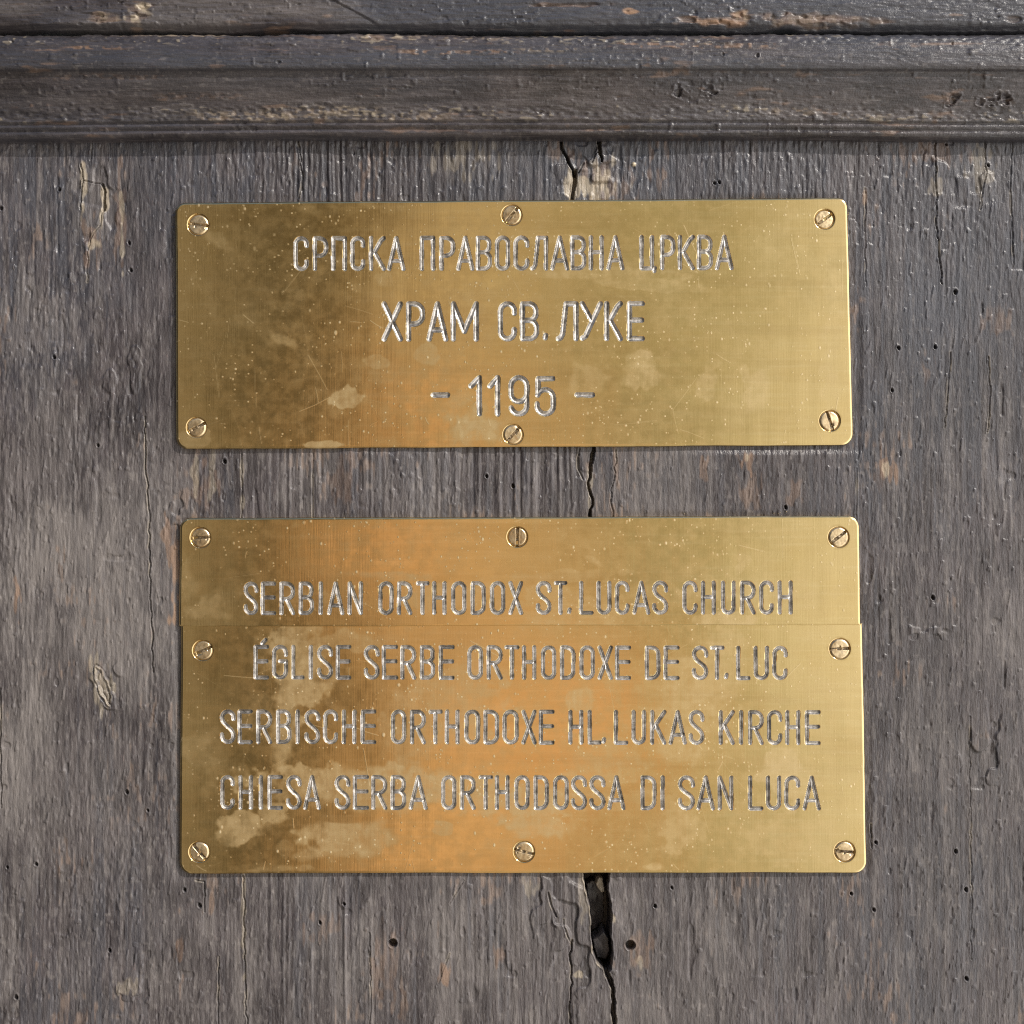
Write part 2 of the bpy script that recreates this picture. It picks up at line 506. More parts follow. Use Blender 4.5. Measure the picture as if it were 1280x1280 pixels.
def build_panel(parent, loc):
    us = axis(X0, -4, 1284, X1, 1.0, 4.0)
    vs = axis(100, 140, 1284, 1750, 1.0, 4.0)
    # nothing of the panel's relief is needed at full density under the plates, yet one sheet stays simplest
    U, V = np.meshgrid(us, vs)
    H = wood_base(U, V)
    bare = np.zeros_like(H); worn_pale = np.zeros_like(H); blue = np.zeros_like(H); cream = np.zeros_like(H)
    # wear, tint and top-to-bottom tone, by region
    n_big = fbm(U, V, 170, 240, 41, 3)
    n_mid = fbm(U, V, 30, 70, 42, 3)
    n_fine = noise(U, V, 3.2, 13, 43)
    worn_pale += 0.7 * sstep(n_big + 0.25 * n_mid, -0.10, 0.55) * (1 - sstep(U, 110, 260)) * sstep(V, 300, 420)
    worn_pale += 0.4 * sstep(n_big + 0.3 * n_mid, 0.05, 0.6) + 0.28 * sstep(V, 420, 1150) * (0.6 + 0.8 * n_mid) + 0.35 * sstep(n_fine, 0.25, 0.7) + 0.45 * sstep(noise(U, V, 2.6, 6, 45), 0.62, 0.85)  # includes a tone that gets paler towards the bottom of the panel
    longs = noise(U, V, 7, 190, 46) + 0.6 * noise(U, V, 3, 120, 47)
    worn_pale += 0.30 * sstep(longs, 0.25, 0.9)
    blue += 0.5 * sstep(-longs + 0.8 * noise(U, V, 120, 200, 48), 0.2, 0.9)
    blue += 0.25 * sstep(350 - V + 120 * n_mid, -150, 150) + 0.4 * sstep(-n_big + 0.4 * n_mid, 0.0, 0.5)
    blue += 0.5 * sstep(U, 1060, 1160) * (1 - sstep(V, 380, 560))
    bare += 0.25 * sstep(fbm(U, V, 60, 90, 44, 2) + 0.55 * n_fine + 0.2 * n_mid, 0.62, 0.95)
    H -= 1.0 * sstep(n_mid, 0.35, 0.8)

    def patch(cx, cy, rx, ry, kind, amt, edge=0.45, seed=1):
        jj, ii = window(us, vs, cx - 2 * rx, cy - 2 * ry, cx + 2 * rx, cy + 2 * ry)
        u, v = U[jj, ii], V[jj, ii]
        d = np.hypot((u - cx) / rx, (v - cy) / ry) + edge * noise(u, v, 4, 14, 60 + seed) + 0.35 * noise(u, v, 12, 20, 61 + seed)
        kind[jj, ii] = np.maximum(kind[jj, ii], amt * (1 - sstep(d, 0.55, 1.05)))
        return jj, ii, d

    for q, (cx, cy, rx, ry, a) in enumerate([(217, 715, 5, 62, 1.0), (212, 672, 8, 25, 0.7), (1112, 590, 16, 13, 0.8), (935, 575, 12, 14, 0.85), (878, 585, 6, 18, 0.6),
                                             (940, 615, 14, 20, 0.4), (995, 620, 10, 16, 0.35), (800, 1190, 14, 22, 0.5), (555, 1215, 7, 18, 0.8), (485, 1215, 24, 40, 0.35),
                                             (622, 1190, 7, 16, 0.6), (21, 745, 4, 20, 0.8), (112, 300, 14, 26, 0.5), (150, 270, 8, 60, 0.35), (760, 240, 26, 30, 0.35),
                                             (225, 1190, 5, 36, 0.5), (264, 1120, 4, 18, 0.7), (1165, 190, 50, 16, 0.4), (1082, 245, 4, 12, 0.7), (430, 600, 18, 30, 0.3),
                                             (245, 610, 20, 30, 0.35), (1100, 600, 8, 20, 0.2), (1245, 400, 20, 24, 0.35), (1155, 460, 8, 20, 0.35), (405, 1160, 20, 18, 0.3)]):
        patch(cx, cy, rx, ry, bare, a * 0.6, edge=0.8, seed=q)
    for q, (cx, cy, rx, ry, a) in enumerate([(738, 236, 32, 17, 1.0), (752, 228, 14, 22, 0.8), (575, 195, 40, 22, 0.3), (129, 250, 5, 34, 0.95), (104, 240, 4, 28, 0.9), (118, 304, 9, 9, 0.8), (152, 290, 3, 50, 0.6),
                                             (714, 232, 5, 18, 0.9), (730, 1125, 5, 30, 0.35), (663, 1104, 8, 14, 0.4), (672, 1110, 6, 10, 0.4),
                                             (767, 1150, 4, 8, 0.9), (800, 1200, 6, 10, 0.5), (724, 1219, 5, 5, 0.8), (738, 1105, 3, 12, 0.8), (737, 600, 3, 30, 0.6),
                                             (131, 860, 14, 24, 0.6), (120, 830, 6, 14, 0.6), (243, 595, 5, 30, 0.5), (264, 600, 4, 30, 0.4), (302, 600, 3, 40, 0.5), (305, 1140, 3, 60, 0.55),
                                             (1225, 215, 14, 26, 0.4), (1170, 230, 10, 12, 0.4), (160, 1235, 12, 10, 0.4), (1108, 585, 5, 8, 0.8), (934, 570, 4, 8, 0.8)]):
        patch(cx, cy, rx, ry, cream, a * 0.5, edge=0.8, seed=30 + q)
    for q, (cx, cy, rx, ry, a) in enumerate([(740, 225, 44, 30, 0.8), (725, 1150, 40, 70, 0.35), (120, 250, 40, 60, 0.6), (580, 200, 50, 34, 0.5), (1235, 215, 50, 46, 0.5),
                                             (1200, 940, 60, 50, 0.4), (45, 400, 70, 50, 0.45), (60, 580, 80, 130, 0.45), (60, 760, 100, 140, 0.45), (110, 1000, 80, 110, 0.45)]):
        patch(cx, cy, rx, ry, worn_pale, a, seed=70 + q)

    # cracked chips of filler round the joint at the top and at the foot: shallow broken relief
    for (cx, cy, rx, ry, amp, pu, pv, sd) in [(735, 205, 40, 50, 3.0, 14, 12, 81), (720, 1160, 36, 90, 3.2, 15, 26, 82), (118, 255, 32, 60, 2.2, 15, 24, 83),
                                              (132, 860, 22, 36, 2.6, 10, 20, 84), (1235, 935, 34, 50, 2.6, 16, 22, 85), (1225, 215, 40, 40, 2.0, 16, 22, 86),
                                              (1168, 190, 20, 40, 2.0, 10, 24, 87), (680, 1130, 24, 50, 2.2, 9, 20, 88), (165, 1235, 22, 20, 2.0, 10, 10, 89),
                                              (225, 640, 18, 26, 1.8, 6, 9, 90), (1160, 790, 40, 12, 1.5, 12, 8, 91), (150, 470, 40, 60, 1.2, 14, 30, 92)]:
        jj, ii = window(us, vs, cx - 1.6 * rx, cy - 1.6 * ry, cx + 1.6 * rx, cy + 1.6 * ry)
        u, v = U[jj, ii], V[jj, ii]
        g = 1 - sstep(np.hypot((u - cx) / rx, (v - cy) / ry), 0.5, 1.3)
        n = noise(u + 3 * noise(u, v, 9, 9, sd), v, pu, pv, sd)
        H[jj, ii] += g * amp * (sstep(n, -0.12, 0.08) - 0.5)

    # the triangular loose piece under the moulding, a little sunk
    tri = [(703, 150), (747, 150), (748, 180), (743, 196), (730, 204), (718, 214), (704, 186)]
    jj, ii = window(us, vs, 690, 140, 765, 225)
    u, v = U[jj, ii], V[jj, ii]
    t = inside(u, v, tri)
    H[jj, ii] = np.where(t, H[jj, ii] * 0.5 - 3.2, H[jj, ii])
    worn_pale[jj, ii] = np.where(t, 0.0, worn_pale[jj, ii])

    # scar on the left: a slanted lip round a sunk sliver
    sc = [(121, 832), (126, 838), (133, 850), (141, 872), (139, 884), (131, 876), (125, 858), (120, 842)]
    jj, ii = window(us, vs, 100, 815, 160, 900)
    u, v = U[jj, ii], V[jj, ii]
    uw = u + 2.2 * noise(u, v, 6, 7, 95); vw = v + 2.0 * noise(u, v, 7, 6, 96)
    d = poly_dist(uw, vw, sc + sc[:1])
    br = sstep(noise(u, v, 7, 9, 97), -0.5, 0.4)
    H[jj, ii] += np.where(inside(uw, vw, sc), -1.0, 0) + 1.4 * br * (1 - sstep(d, 0.4, 2.0)) - 1.6 * br * (1 - sstep(np.abs(d - 2.4), 0.3, 1.2))
    cream[jj, ii] = np.maximum(cream[jj, ii], 0.45 * br * (1 - sstep(d, 0.6, 1.8)))

    worn_pale *= 0.36 + 0.58 * np.maximum(sstep(V + 60 * n_mid, 300, 620), 1 - sstep(U, 60, 200))  # weaker towards the top, so the panel is darker there, except far left

    # long thin cracks
    for q, (pts, wd, dep, rag) in enumerate(CRACKS):
        if wd < 1.25:
            wd *= 0.62; dep *= 0.55; rag *= 1.4
        xs = [p[0] for p in pts]; ys = [p[1] for p in pts]
        jj, ii = window(us, vs, min(xs) - 12, min(ys) - 6, max(xs) + 12, max(ys) + 6)
        u, v = U[jj, ii], V[jj, ii]
        if u.size == 0:
            continue
        off = rag * (noise(v, v * 0, 7, 1, 100 + q) + 0.8 * noise(v, v * 0, 21, 1, 140 + q))
        d = poly_dist(u + off * 1.3, v, pts)
        w2 = wd * (0.95 + 0.45 * noise(v, v * 0, 16, 1, 180 + q))
        cut = 1 - sstep(d, np.maximum(w2 - 0.5, 0.1), w2 + 0.8)
        H[jj, ii] -= dep * cut
        lip = (1 - sstep(d, w2 + 0.4, w2 + 2.2)) * (1 - cut)
        H[jj, ii] += 0.7 * lip
        cream[jj, ii] = np.maximum(cream[jj, ii], 0.3 * lip * sstep(noise(u, v, 3, 18, 220 + q), 0.0, 0.6))
    # nail holes and worm holes
    for q, (cx, cy, r) in enumerate(HOLES):
        jj, ii = window(us, vs, cx - 12, cy - 12, cx + 12, cy + 12)
        u, v = U[jj, ii], V[jj, ii]
        if u.size == 0:
            continue
        k = 1.0 if r > 4 else 0.72
        d = np.hypot((u - cx) / k, (v - cy) - (0.25 * (u - cx) if r < 4 else 0)) + (0.3 if r > 4 else 0.7) * noise(u, v, 3, 3, 300 + q)
        H[jj, ii] -= (16 if r > 4 else 8) * (1 - sstep(d, r - 0.9, r + 0.4))
        H[jj, ii] += 0.6 * (1 - sstep(np.abs(d - r - 1.4), 0.3, 1.4))
    # chip of pale wood under the moulding
    jj, ii = window(us, vs, 780, 195, 802, 215)
    u, v = U[jj, ii], V[jj, ii]
    d = np.hypot(u - 792.5, v - 205)
    H[jj, ii] += 2.2 * (1 - sstep(d, 1.8, 3.2)); cream[jj, ii] = np.maximum(cream[jj, ii], 1 - sstep(d, 2.0, 3.2))
    # the open split under the lower plate, with broken splinters left inside it
    jj, ii = window(us, vs, 715, 1070, 780, 1226)
    u, v = U[jj, ii], V[jj, ii]
    uw = u + 0.9 * noise(u, v, 5, 6, 401)
    ins = inside(uw, v, BIG_HOLE)
    d = poly_dist(uw, v, BIG_HOLE + BIG_HOLE[:1])
    sd = np.where(ins, -d, d)
    floor = np.full_like(u, -60.0)
    s1 = inside(uw, v, [(735, 1112), (742, 1107), (747, 1110), (754, 1106), (757, 1128), (757, 1160), (750, 1172), (741, 1176), (738, 1150)])
    s2 = inside(uw, v, [(742, 1180), (749, 1174), (756, 1167), (761, 1176), (764, 1192), (760, 1206), (748, 1203)])
    s3 = inside(uw, v, [(745, 1108), (750, 1099), (754, 1101), (757, 1118), (753, 1120)])
    floor = np.where(s1, -34 - 0.25 * (v - 1108) + 2.2 * noise(u, v, 6, 14, 402), floor)
    floor = np.where(s3, -15 + 1.2 * noise(u, v, 4, 9, 403), floor)
    floor = np.where(s2, -13 - 0.35 * (v - 1170) + 1.2 * noise(u, v, 5, 12, 404), floor)
    k = 1 - sstep(sd, -1.0, 0.8)
    H[jj, ii] = H[jj, ii] * (1 - k) + floor * k
    worn_pale[jj, ii] = np.where(ins, 0.0, worn_pale[jj, ii]); bare[jj, ii] = np.where(ins, 0.0, bare[jj, ii]); cream[jj, ii] = np.where(ins, np.where(s3, 0.5, 0.0), cream[jj, ii])  # pale splinter tip: its sunlit look is put into the colour
    lip = (1 - sstep(np.abs(sd - 1.6), 0.2, 1.6))
    cream[jj, ii] = np.maximum(cream[jj, ii], 0.5 * lip * sstep(noise(u, v, 3, 12, 405), -0.3, 0.4) * (u < 752))  # bare wood on the left lip only, its sunlit edge put into the colour
    H[jj, ii] += 0.8 * lip

    # press the relief flat where the plates are screwed down
    for (a, b, c, e) in [(222, 255, 1062, 556), (228, 650, 1074, 1090)]:
        g = sstep(U, a - 14, a - 5) * (1 - sstep(U, c + 9, c + 18)) * sstep(V, b - 14, b - 5) * (1 - sstep(V, e + 4, e + 14))
        lo = noise(U, V, 150, 260, 10) * 2.6
        H -= g * np.maximum(lo + 0.6, 0)
        g = sstep(U, a - 5, a + 1) * (1 - sstep(U, c - 1, c + 8)) * sstep(V, b - 5, b) * (1 - sstep(V, e, e + 4))
        H -= g * np.maximum(H - 0.3, 0)

    X, Z = plane_point(U, V, 0.0)
    verts = np.stack([X, -H * S, Z], -1).reshape(-1, 3)
    mask = np.clip(np.stack([bare, worn_pale, blue, cream], -1), 0, 1).reshape(-1, 4)
    return make_mesh('panel', verts, grid_quads(len(vs), len(us)), M_WOODV, parent, {'mask': mask}, loc)


def hgrain(u, v):
    wv = 2.0 * noise(u, v, 140, 50, 503)
    vv = v + wv
    h = 0.40 * noise(u, vv, 22, 2.8, 505) + 0.35 * noise(u, vv, 60, 3.6, 506) + 0.40 * noise(u, vv, 7, 2.4, 507)
    h += 0.5 * noise(u, vv, 110, 10, 508) + 1.2 * noise(u, v, 260, 60, 509)
    rough = sstep(noise(u, v, 130, 40, 512), -0.3, 0.5)
    f = noise(u, vv, 13, 4.5, 510)
    h -= 1.5 * sstep(f, 0.62, 0.9) * rough
    f = noise(u, vv, 4.5, 4, 511)
    h += 0.9 * sstep(f, 0.5, 0.9) * rough
    return h


PROFILE_V = np.array([44, 46, 50, 58, 70, 82, 88, 91, 93, 96, 104, 114, 124, 134, 142, 148, 150.5, 152, 154.5, 157, 158.5, 160.5, 163, 165.5, 167.5, 168.5])
PROFILE_H = np.array([30, 36, 40, 43, 45, 45.5, 45, 43.5, 38.5, 37.5, 35.6, 31, 26.5, 23.2, 21.2, 20.3, 17, 18.2, 19, 17.4, 15.2, 16.4, 16.6, 14.6, 10, 4.0])


def mould_shift(u):
    """the moulding sags a little: left end and right end lower than the middle"""
    return 3.2 * sstep(-u, -420, 0) + 2.0 * sstep(u, 900, 1280) - 0.6 + 0.6 * noise(u, u * 0, 240, 1, 520)


def build_moulding(parent, loc):
    us = axis(X0, -4, 1284, X1, 1.2, 4.0)
    vs = np.concatenate([np.arange(44, 168.5, 0.8), [168.5]]).astype(np.float32)
    U, V = np.meshgrid(us, vs)
    H = np.interp(V, PROFILE_V, PROFILE_H)
    g = hgrain(U, V)
    H = H + 0.62 * g
    edge = 1 - sstep(V, 44, 54)
    ragged = 0.4 * noise(U, U * 0, 5, 1, 521) + 0.5 * noise(U, U * 0, 23, 1, 522) + 0.7 * noise(U, U * 0, 90, 1, 523)
    H -= edge * (2.5 + 2.5 * ragged)
    bare = np.zeros_like(H); worn_pale = np.zeros_like(H); blue = np.zeros_like(H); cream = np.zeros_like(H)
    n1 = noise(U, V, 70, 9, 530) + 0.7 * noise(U, V, 24, 4, 531)
    bare += 0.28 * sstep(n1 + 0.3 * noise(U, V, 7, 3, 534), 0.8, 1.3)
    # rubbed streaks
    for q, (a, b, y, t, amt) in enumerate([(90, 160, 66, 2.5, 0.9), (500, 640, 72, 3.5, 1.0), (760, 965, 64, 4, 0.95), (640, 730, 70, 3, 0.5), (240, 560, 143, 6, 0.5), (320, 480, 139, 7, 0.55),
                                           (970, 1015, 138, 5, 0.7), (150, 330, 46, 3, 0.6), (440, 640, 52, 4, 0.4), (200, 300, 119, 4, 0.4), (60, 220, 98, 3, 0.3), (20, 60, 128, 3, 0.4), (1060, 1110, 142, 4, 0.5)]):
        f = sstep(U, a - 20, a + 25) * (1 - sstep(U, b - 25, b + 20)) * (1 - sstep(np.abs(V - y + 2.5 * noise(U, V, 50, 20, 540 + q)), t * 0.4, t * 1.3))
        f *= 0.65 * sstep(noise(U, V, 5, 3, 560 + q) + 0.4 * noise(U, V, 20, 6, 561 + q), -0.1, 0.5)
        if y in (72, 64, 66, 119, 98, 128):
            bare = np.maximum(bare, 0.8 * amt * f)
        else:
            cream = np.maximum(cream, amt * 0.5 * f); bare = np.maximum(bare, 0.45 * amt * f)
        H -= 1.3 * f * noise(U, V, 6, 4, 580 + q)
    blue += 0.9 * sstep(V, 60, 84) * (1 - sstep(V, 89, 94)) * sstep(noise(U, V, 200, 30, 532), -0.6, 0.2)  # bluish highlight along the lower fillet, painted into the colour
    blue += 0.7 * sstep(U, 900, 1050) * (1 - sstep(V, 80, 92)) + 0.45 * sstep(noise(U, V, 180, 26, 538), -0.4, 0.5)
    worn_pale += 0.12 * sstep(V, 92, 98) * (1 - sstep(V, 148, 156)) * sstep(noise(U, V, 120, 18, 533), -0.5, 0.5)
    fl = sstep(noise(U, V, 5, 2.2, 535), 0.5, 0.8)
    worn_pale += 0.35 * fl
    band = np.maximum(1 - sstep(np.abs(V - 52), 4, 12), 1 - sstep(np.abs(V - 140), 5, 12))
    cream += 0.30 * band * sstep(noise(U, V, 6, 2.6, 536) + 0.6 * noise(U, V, 90, 14, 537), 0.55, 0.95)
    H += 0.7 * band * noise(U, V, 6, 2.6, 536)
    # knots and gouges
    for q, (cx, cy, rx, ry, dep) in enumerate([(848, 116, 9, 7, 7), (888, 114, 9, 7, 6), (1190, 123, 10, 8, 6), (1250, 122, 14, 7, 8), (1225, 126, 6, 4, 4), (902, 74, 2.2, 3, 4), (944, 75, 2.2, 3, 4),
                                               (675, 139, 4, 5, 3), (1186, 60, 2, 3, 3), (20, 58, 3, 3, 3), (350, 84, 3, 2, 3)]):
        jj, ii = window(us, vs, cx - 2 * rx, cy - 2 * ry, cx + 2 * rx, cy + 2 * ry)
        u, v = U[jj, ii], V[jj, ii]
        d = np.hypot((u - cx) / rx, (v - cy) / ry) + 0.7 * noise(u, v, 7, 3.5, 600 + q) + 0.3 * noise(u, v, 3, 2, 640 + q)
        H[jj, ii] += -0.55 * dep * (1 - sstep(d, 0.1, 0.95)) + 0.6 * (1 - sstep(np.abs(d - 1.0), 0.05, 0.35))
    # small lumps and blisters in the paint
    H += 1.0 * sstep(noise(U, V, 10, 6, 611), 0.62, 0.95) * sstep(noise(U, V, 150, 60, 612), -0.1, 0.4)
    base = 28.0
    Vs = V + mould_shift(U) * sstep(V, 40, 150) + (1 - sstep(V, 44, 60)) * 1.2 * ragged
    X, Z = plane_point(U, Vs, base)
    verts = np.stack([X, -H * S, Z], -1)
    # lower lip returns to the panel, upper edge drops into the gap
    top = verts[:1].copy(); top[..., 1] = -2 * S; top[..., 2] -= 1.5 * S
    bot = verts[-1:].copy(); bot[..., 1] = 6 * S
    verts = np.concatenate([top, verts, bot], 0)
    m = np.clip(np.stack([bare, worn_pale, blue, cream], -1), 0, 1)
    m = np.concatenate([m[:1], m, m[-1:]], 0).reshape(-1, 4)
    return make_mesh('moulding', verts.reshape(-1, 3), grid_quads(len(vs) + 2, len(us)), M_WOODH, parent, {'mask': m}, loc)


def build_rail(parent, loc):
    us = axis(X0, -4, 1284, X1, 1.2, 4.0)
    vs = np.concatenate([np.arange(-400, -6, 4.0), np.arange(-6, 38.6, 0.8)]).astype(np.float32)
    U, V = np.meshgrid(us, vs)
    H = 40 + 0.9 * hgrain(U + 371, V * 1.0 + 900)
    d = 38.6 - V
    ragged = 0.5 * noise(U, U * 0, 6, 1, 621) + 0.7 * noise(U, U * 0, 25, 1, 624) + 1.3 * noise(U, U * 0, 95, 1, 622)
    H -= 7.0 * (1 - sstep(d, 0, 7.5)) + 2.0 * (1 - sstep(d, 0, 14)) * (1 + ragged)
    # the mitre scratch running down to the right, and chipped edge
    dd, t = seg_dist(U, V, 398, -8, 466, 29)
    H -= 0.5 * (1 - sstep(dd, 0.4, 1.6)); side = (U - 398) * 37 - (V + 8) * 68; H += 1.3 * sstep(side, -120, 120) * (1 - sstep(dd, 2, 16)) * sstep(t, 0.0, 0.1)
    bare = 0.3 * sstep(noise(U, V, 60, 8, 630) + 0.6 * noise(U, V, 20, 4, 631), 0.85, 1.2)
    worn_pale = 0.35 * sstep(noise(U, V, 110, 26, 632), 0.0, 0.6) * (1 - sstep(U, 420, 480))
    blue = 0.95 * sstep(U, 380, 470) + 0.5 * sstep(noise(U, V, 150, 30, 633), -0.2, 0.5)
    cream = np.zeros_like(H)
    for q, (cx, cy, rx, ry, kb, kc) in enumerate([(895, 28, 55, 6, 0.75, 0), (925, 20, 12, 9, 0.7, 0.2), (787, 16, 10, 4, 0.8, 0), (176, 18, 18, 16, 0.2, 0.55), (700, 8, 60, 3, 0.25, 0), (130, 24, 20, 8, 0.3, 0.2), (1020, 26, 90, 9, 0.35, 0.1), (1265, 26, 10, 5, 0.2, 0.0)]):
        f = 1 - sstep(np.hypot((U - cx) / rx, (V - cy) / ry) + 0.4 * noise(U, V, 12, 5, 640 + q), 0.5, 1.05)
        bare = np.maximum(bare, kb * f); cream = np.maximum(cream, kc * f * sstep(noise(U, V, 5, 9, 650 + q), -0.2, 0.4))
        H -= 2.0 * f * sstep(noise(U, V, 9, 5, 660 + q), -0.1, 0.2)
    f = 1 - sstep(np.hypot((U - 978) / 24, (V - 40) / 5.0), 0.5, 1.0)
    H -= 22 * f
    X, Z = plane_point(U, V + 1.2 * ragged * (1 - sstep(d, 0, 12)), 34.0)
    verts = np.stack([X, -H * S, Z], -1)
    bot = verts[-1:].copy(); bot[..., 1] = -2 * S
    verts = np.concatenate([verts, bot], 0)
    m = np.clip(np.stack([bare, worn_pale, blue, cream], -1), 0, 1)
    m = np.concatenate([m, m[-1:]], 0).reshape(-1, 4)
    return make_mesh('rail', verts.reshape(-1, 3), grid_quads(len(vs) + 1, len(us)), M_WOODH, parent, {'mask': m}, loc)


_, zb = plane_point(640.0, 1750.0, 0.0)
DOOR_LOC = (0.0, 0.0, zb)
door = thing('wooden_door', 'old dark weathered wooden door with cracked panel, behind the brass plates', 'door', DOOR_LOC)
build_panel(door, DOOR_LOC)
build_moulding(door, DOOR_LOC)
build_rail(door, DOOR_LOC)


# ------------------------------------------------------------------ single-line engraving alphabet
def arc(cx, cy, r, a0, a1, n=10):
    return [(cx + r * math.cos(R(a0 + (a1 - a0) * i / n)), cy + r * math.sin(R(a0 + (a1 - a0) * i / n))) for i in range(n + 1)]


def bez(p0, p1, p2, p3, n=12):
    out = []
    for i in range(n + 1):
        t = i / n; s = 1 - t
        out.append(tuple(s ** 3 * a + 3 * s * s * t * b + 3 * s * t * t * c + t ** 3 * d for a, b, c, d in zip(p0, p1, p2, p3)))
    return out


def bowl(w, y0, y1, r):
    return [(0, y0), (w - r, y0)] + arc(w - r, y0 + r, r, -90, 0) + arc(w - r, y1 - r, r, 0, 90) + [(0, y1)]


def glyph(ch, w, h):
    r = w / 2
    if ch in 'OО':
        p = [(0, h - r)] + arc(r, r, r, 180, 360) + arc(r, h - r, r, 0, 180)
        return [p]
    if ch in 'CС':
        return [[(w, r + .07 * h)] + arc(r, r, r, 0, -180) + arc(r, h - r, r, 180, 0) + [(w, h - r - .07 * h)]]
    if ch == 'G':
        return [[(w, r + .07 * h)] + arc(r, r, r, 0, -180) + arc(r, h - r, r, 180, 0) + [(w, .47 * h), (.5 * w, .47 * h)]]
    if ch == 'S':
        k = .30 * h
        return [[(w, r + .06 * h)] + arc(r, r, r, 0, -180) + bez((0, r), (0, r + k), (w, h - r - k), (w, h - r)) + arc(r, h - r, r, 0, 180) + [(0, h - r - .06 * h)]]
    if ch in 'EЕ':
        return [[(w, 0), (0, 0), (0, h), (w, h)], [(0, .47 * h), (w * .96, .47 * h)]]
    if ch == 'É':
        return glyph('E', w, h) + [[(.58 * w, -.115 * h), (.88 * w, -.225 * h)]]
    if ch in 'PР':
        return [[(0, 0), (0, h)], bowl(w, 0, .57 * h, min(w * .62, .28 * h))]
    if ch == 'R':
        return [[(0, 0), (0, h)], bowl(w, 0, .52 * h, min(w * .62, .26 * h)), [(.42 * w, .52 * h), (w, h)]]
    if ch in 'BВ':
        return [[(0, 0), (0, h)], bowl(w * .95, 0, .47 * h, min(w * .5, .235 * h)), bowl(w, .47 * h, h, min(w * .55, .26 * h))]
    if ch in 'AА':
        y = .74
        return [[(0, h), (r, 0), (w, h)], [(r - r * y, y * h), (r + r * y, y * h)]]
    if ch == 'I':
        return [[(0, 0), (0, h)]]
    if ch == 'N':
        return [[(0, h), (0, 0), (w, h), (w, 0)]]
    if ch == 'T':
        return [[(0, 0), (w, 0)], [(r, 0), (r, h)]]
    if ch in 'HН':
        return [[(0, 0), (0, h)], [(w, 0), (w, h)], [(0, .48 * h), (w, .48 * h)]]
    if ch == 'D':
        q = .62 * w
        return [bowl(w, 0, h, q) + [(0, 0)]]
    if ch in 'XХ':
        return [[(0, 0), (w, h)], [(w, 0), (0, h)]]
    if ch == 'K':
        return [[(0, 0), (0, h)], [(w, 0), (0, .58 * h)], [(.30 * w, .42 * h), (w, h)]]
    if ch == 'К':
        return [[(0, 0), (0, h)], [(w, 0), (.78 * w, .08 * h), (.26 * w, .46 * h)], [(0, .46 * h), (.26 * w, .46 * h), (w, h)]]
    if ch == 'L':
        return [[(0, 0), (0, h), (w, h)]]
    if ch == 'U':
        return [[(0, 0)] + arc(r, h - r, r, 180, 0) + [(w, 0)]]
    if ch == 'П':
        return [[(0, h), (0, 0), (w, 0), (w, h)]]
    if ch == 'Л':
        return [[(0, h), (.13 * w, .97 * h), (.24 * w, .86 * h), (.43 * w, 0), (w, 0), (w, h)]]
    if ch == 'Ц':
        return [[(0, 0), (0, h), (w, h)], [(w, 0), (w, h)], [(w, h), (1.26 * w, .985 * h), (1.22 * w, 1.09 * h)]]
    if ch == 'М':
        return [[(0, h), (0, 0), (.48 * w, .78 * h), (w, 0), (w, h)]]
    if ch == 'У':
        return [[(0, 0), (.5 * w, .46 * h)], [(w, 0), (.18 * w, .93 * h), (0, h * .985)]]
    if ch == '1':
        return [[(0, .23 * h), (w, 0), (w, h)]]
    if ch == '9':
        return [[(w, r)] + arc(r, r, r, 0, -180) + arc(r, .66 * h - r, r, 180, 0) + [(w, r)],
                [(w, .45 * h)] + arc(r, h - r, r, 0, 165)]
    if ch == '5':
        return [[(.96 * w, .025 * h), (.06 * w, .03 * h), (.06 * w, .46 * h)] + arc(r, .33 * h + r, r, 200, 360) + arc(r, h - r, r, 0, 180) + [(0, h - r - .05 * h)]]
    if ch == '.':
        return [[(0.4, -1.6), (-0.3, 1.4)]]
    if ch == '-':
        return [[(0, 0), (w, 0)]]
    raise KeyError(ch)


# every row: words, (glyph, left, right) in photo pixels, top and bottom at x=300 and x=1000, tool half width
ROW1 = [('С', 369.7, 383.4), ('Р', 393.6, 407.7), ('П', 416.6, 431.1), ('С', 440.5, 454), ('К', 463.9, 479.5), ('А', 486.3, 504.1), ('П', 527.2, 541.3), ('Р', 551.7, 566.3),
        ('А', 572.8, 590.3), ('В', 597.5, 612.2), ('О', 621.3, 635), ('С', 644.4, 659), ('Л', 665, 682.5), ('А', 690.3, 708.8), ('В', 715.3, 730.3), ('Н', 738.7, 752),
        ('А', 760.6, 778), ('Ц', 802, 815), ('Р', 827.8, 841.6), ('К', 850, 866), ('В', 873.9, 888.7), ('А', 896.3, 914.5)]
ROW2 = [('Х', 480, 500.3), ('Р', 510.8, 528), ('А', 536.3, 557.2), ('М', 566.6, 595.2), ('С', 625.6, 642.8), ('В', 653.1, 670.8), ('.', 681.7, 681.7), ('Л', 698, 720), ('У', 727.8, 750.5),
        ('К', 758.3, 775.5), ('Е', 786.9, 802.8)]
ROW3 = [('-', 541.5, 559.2), ('1', 588.5, 599.2), ('1', 612.5, 622), ('9', 638.7, 658.5), ('5', 671.3, 691.7), ('-', 721.2, 740.6)]
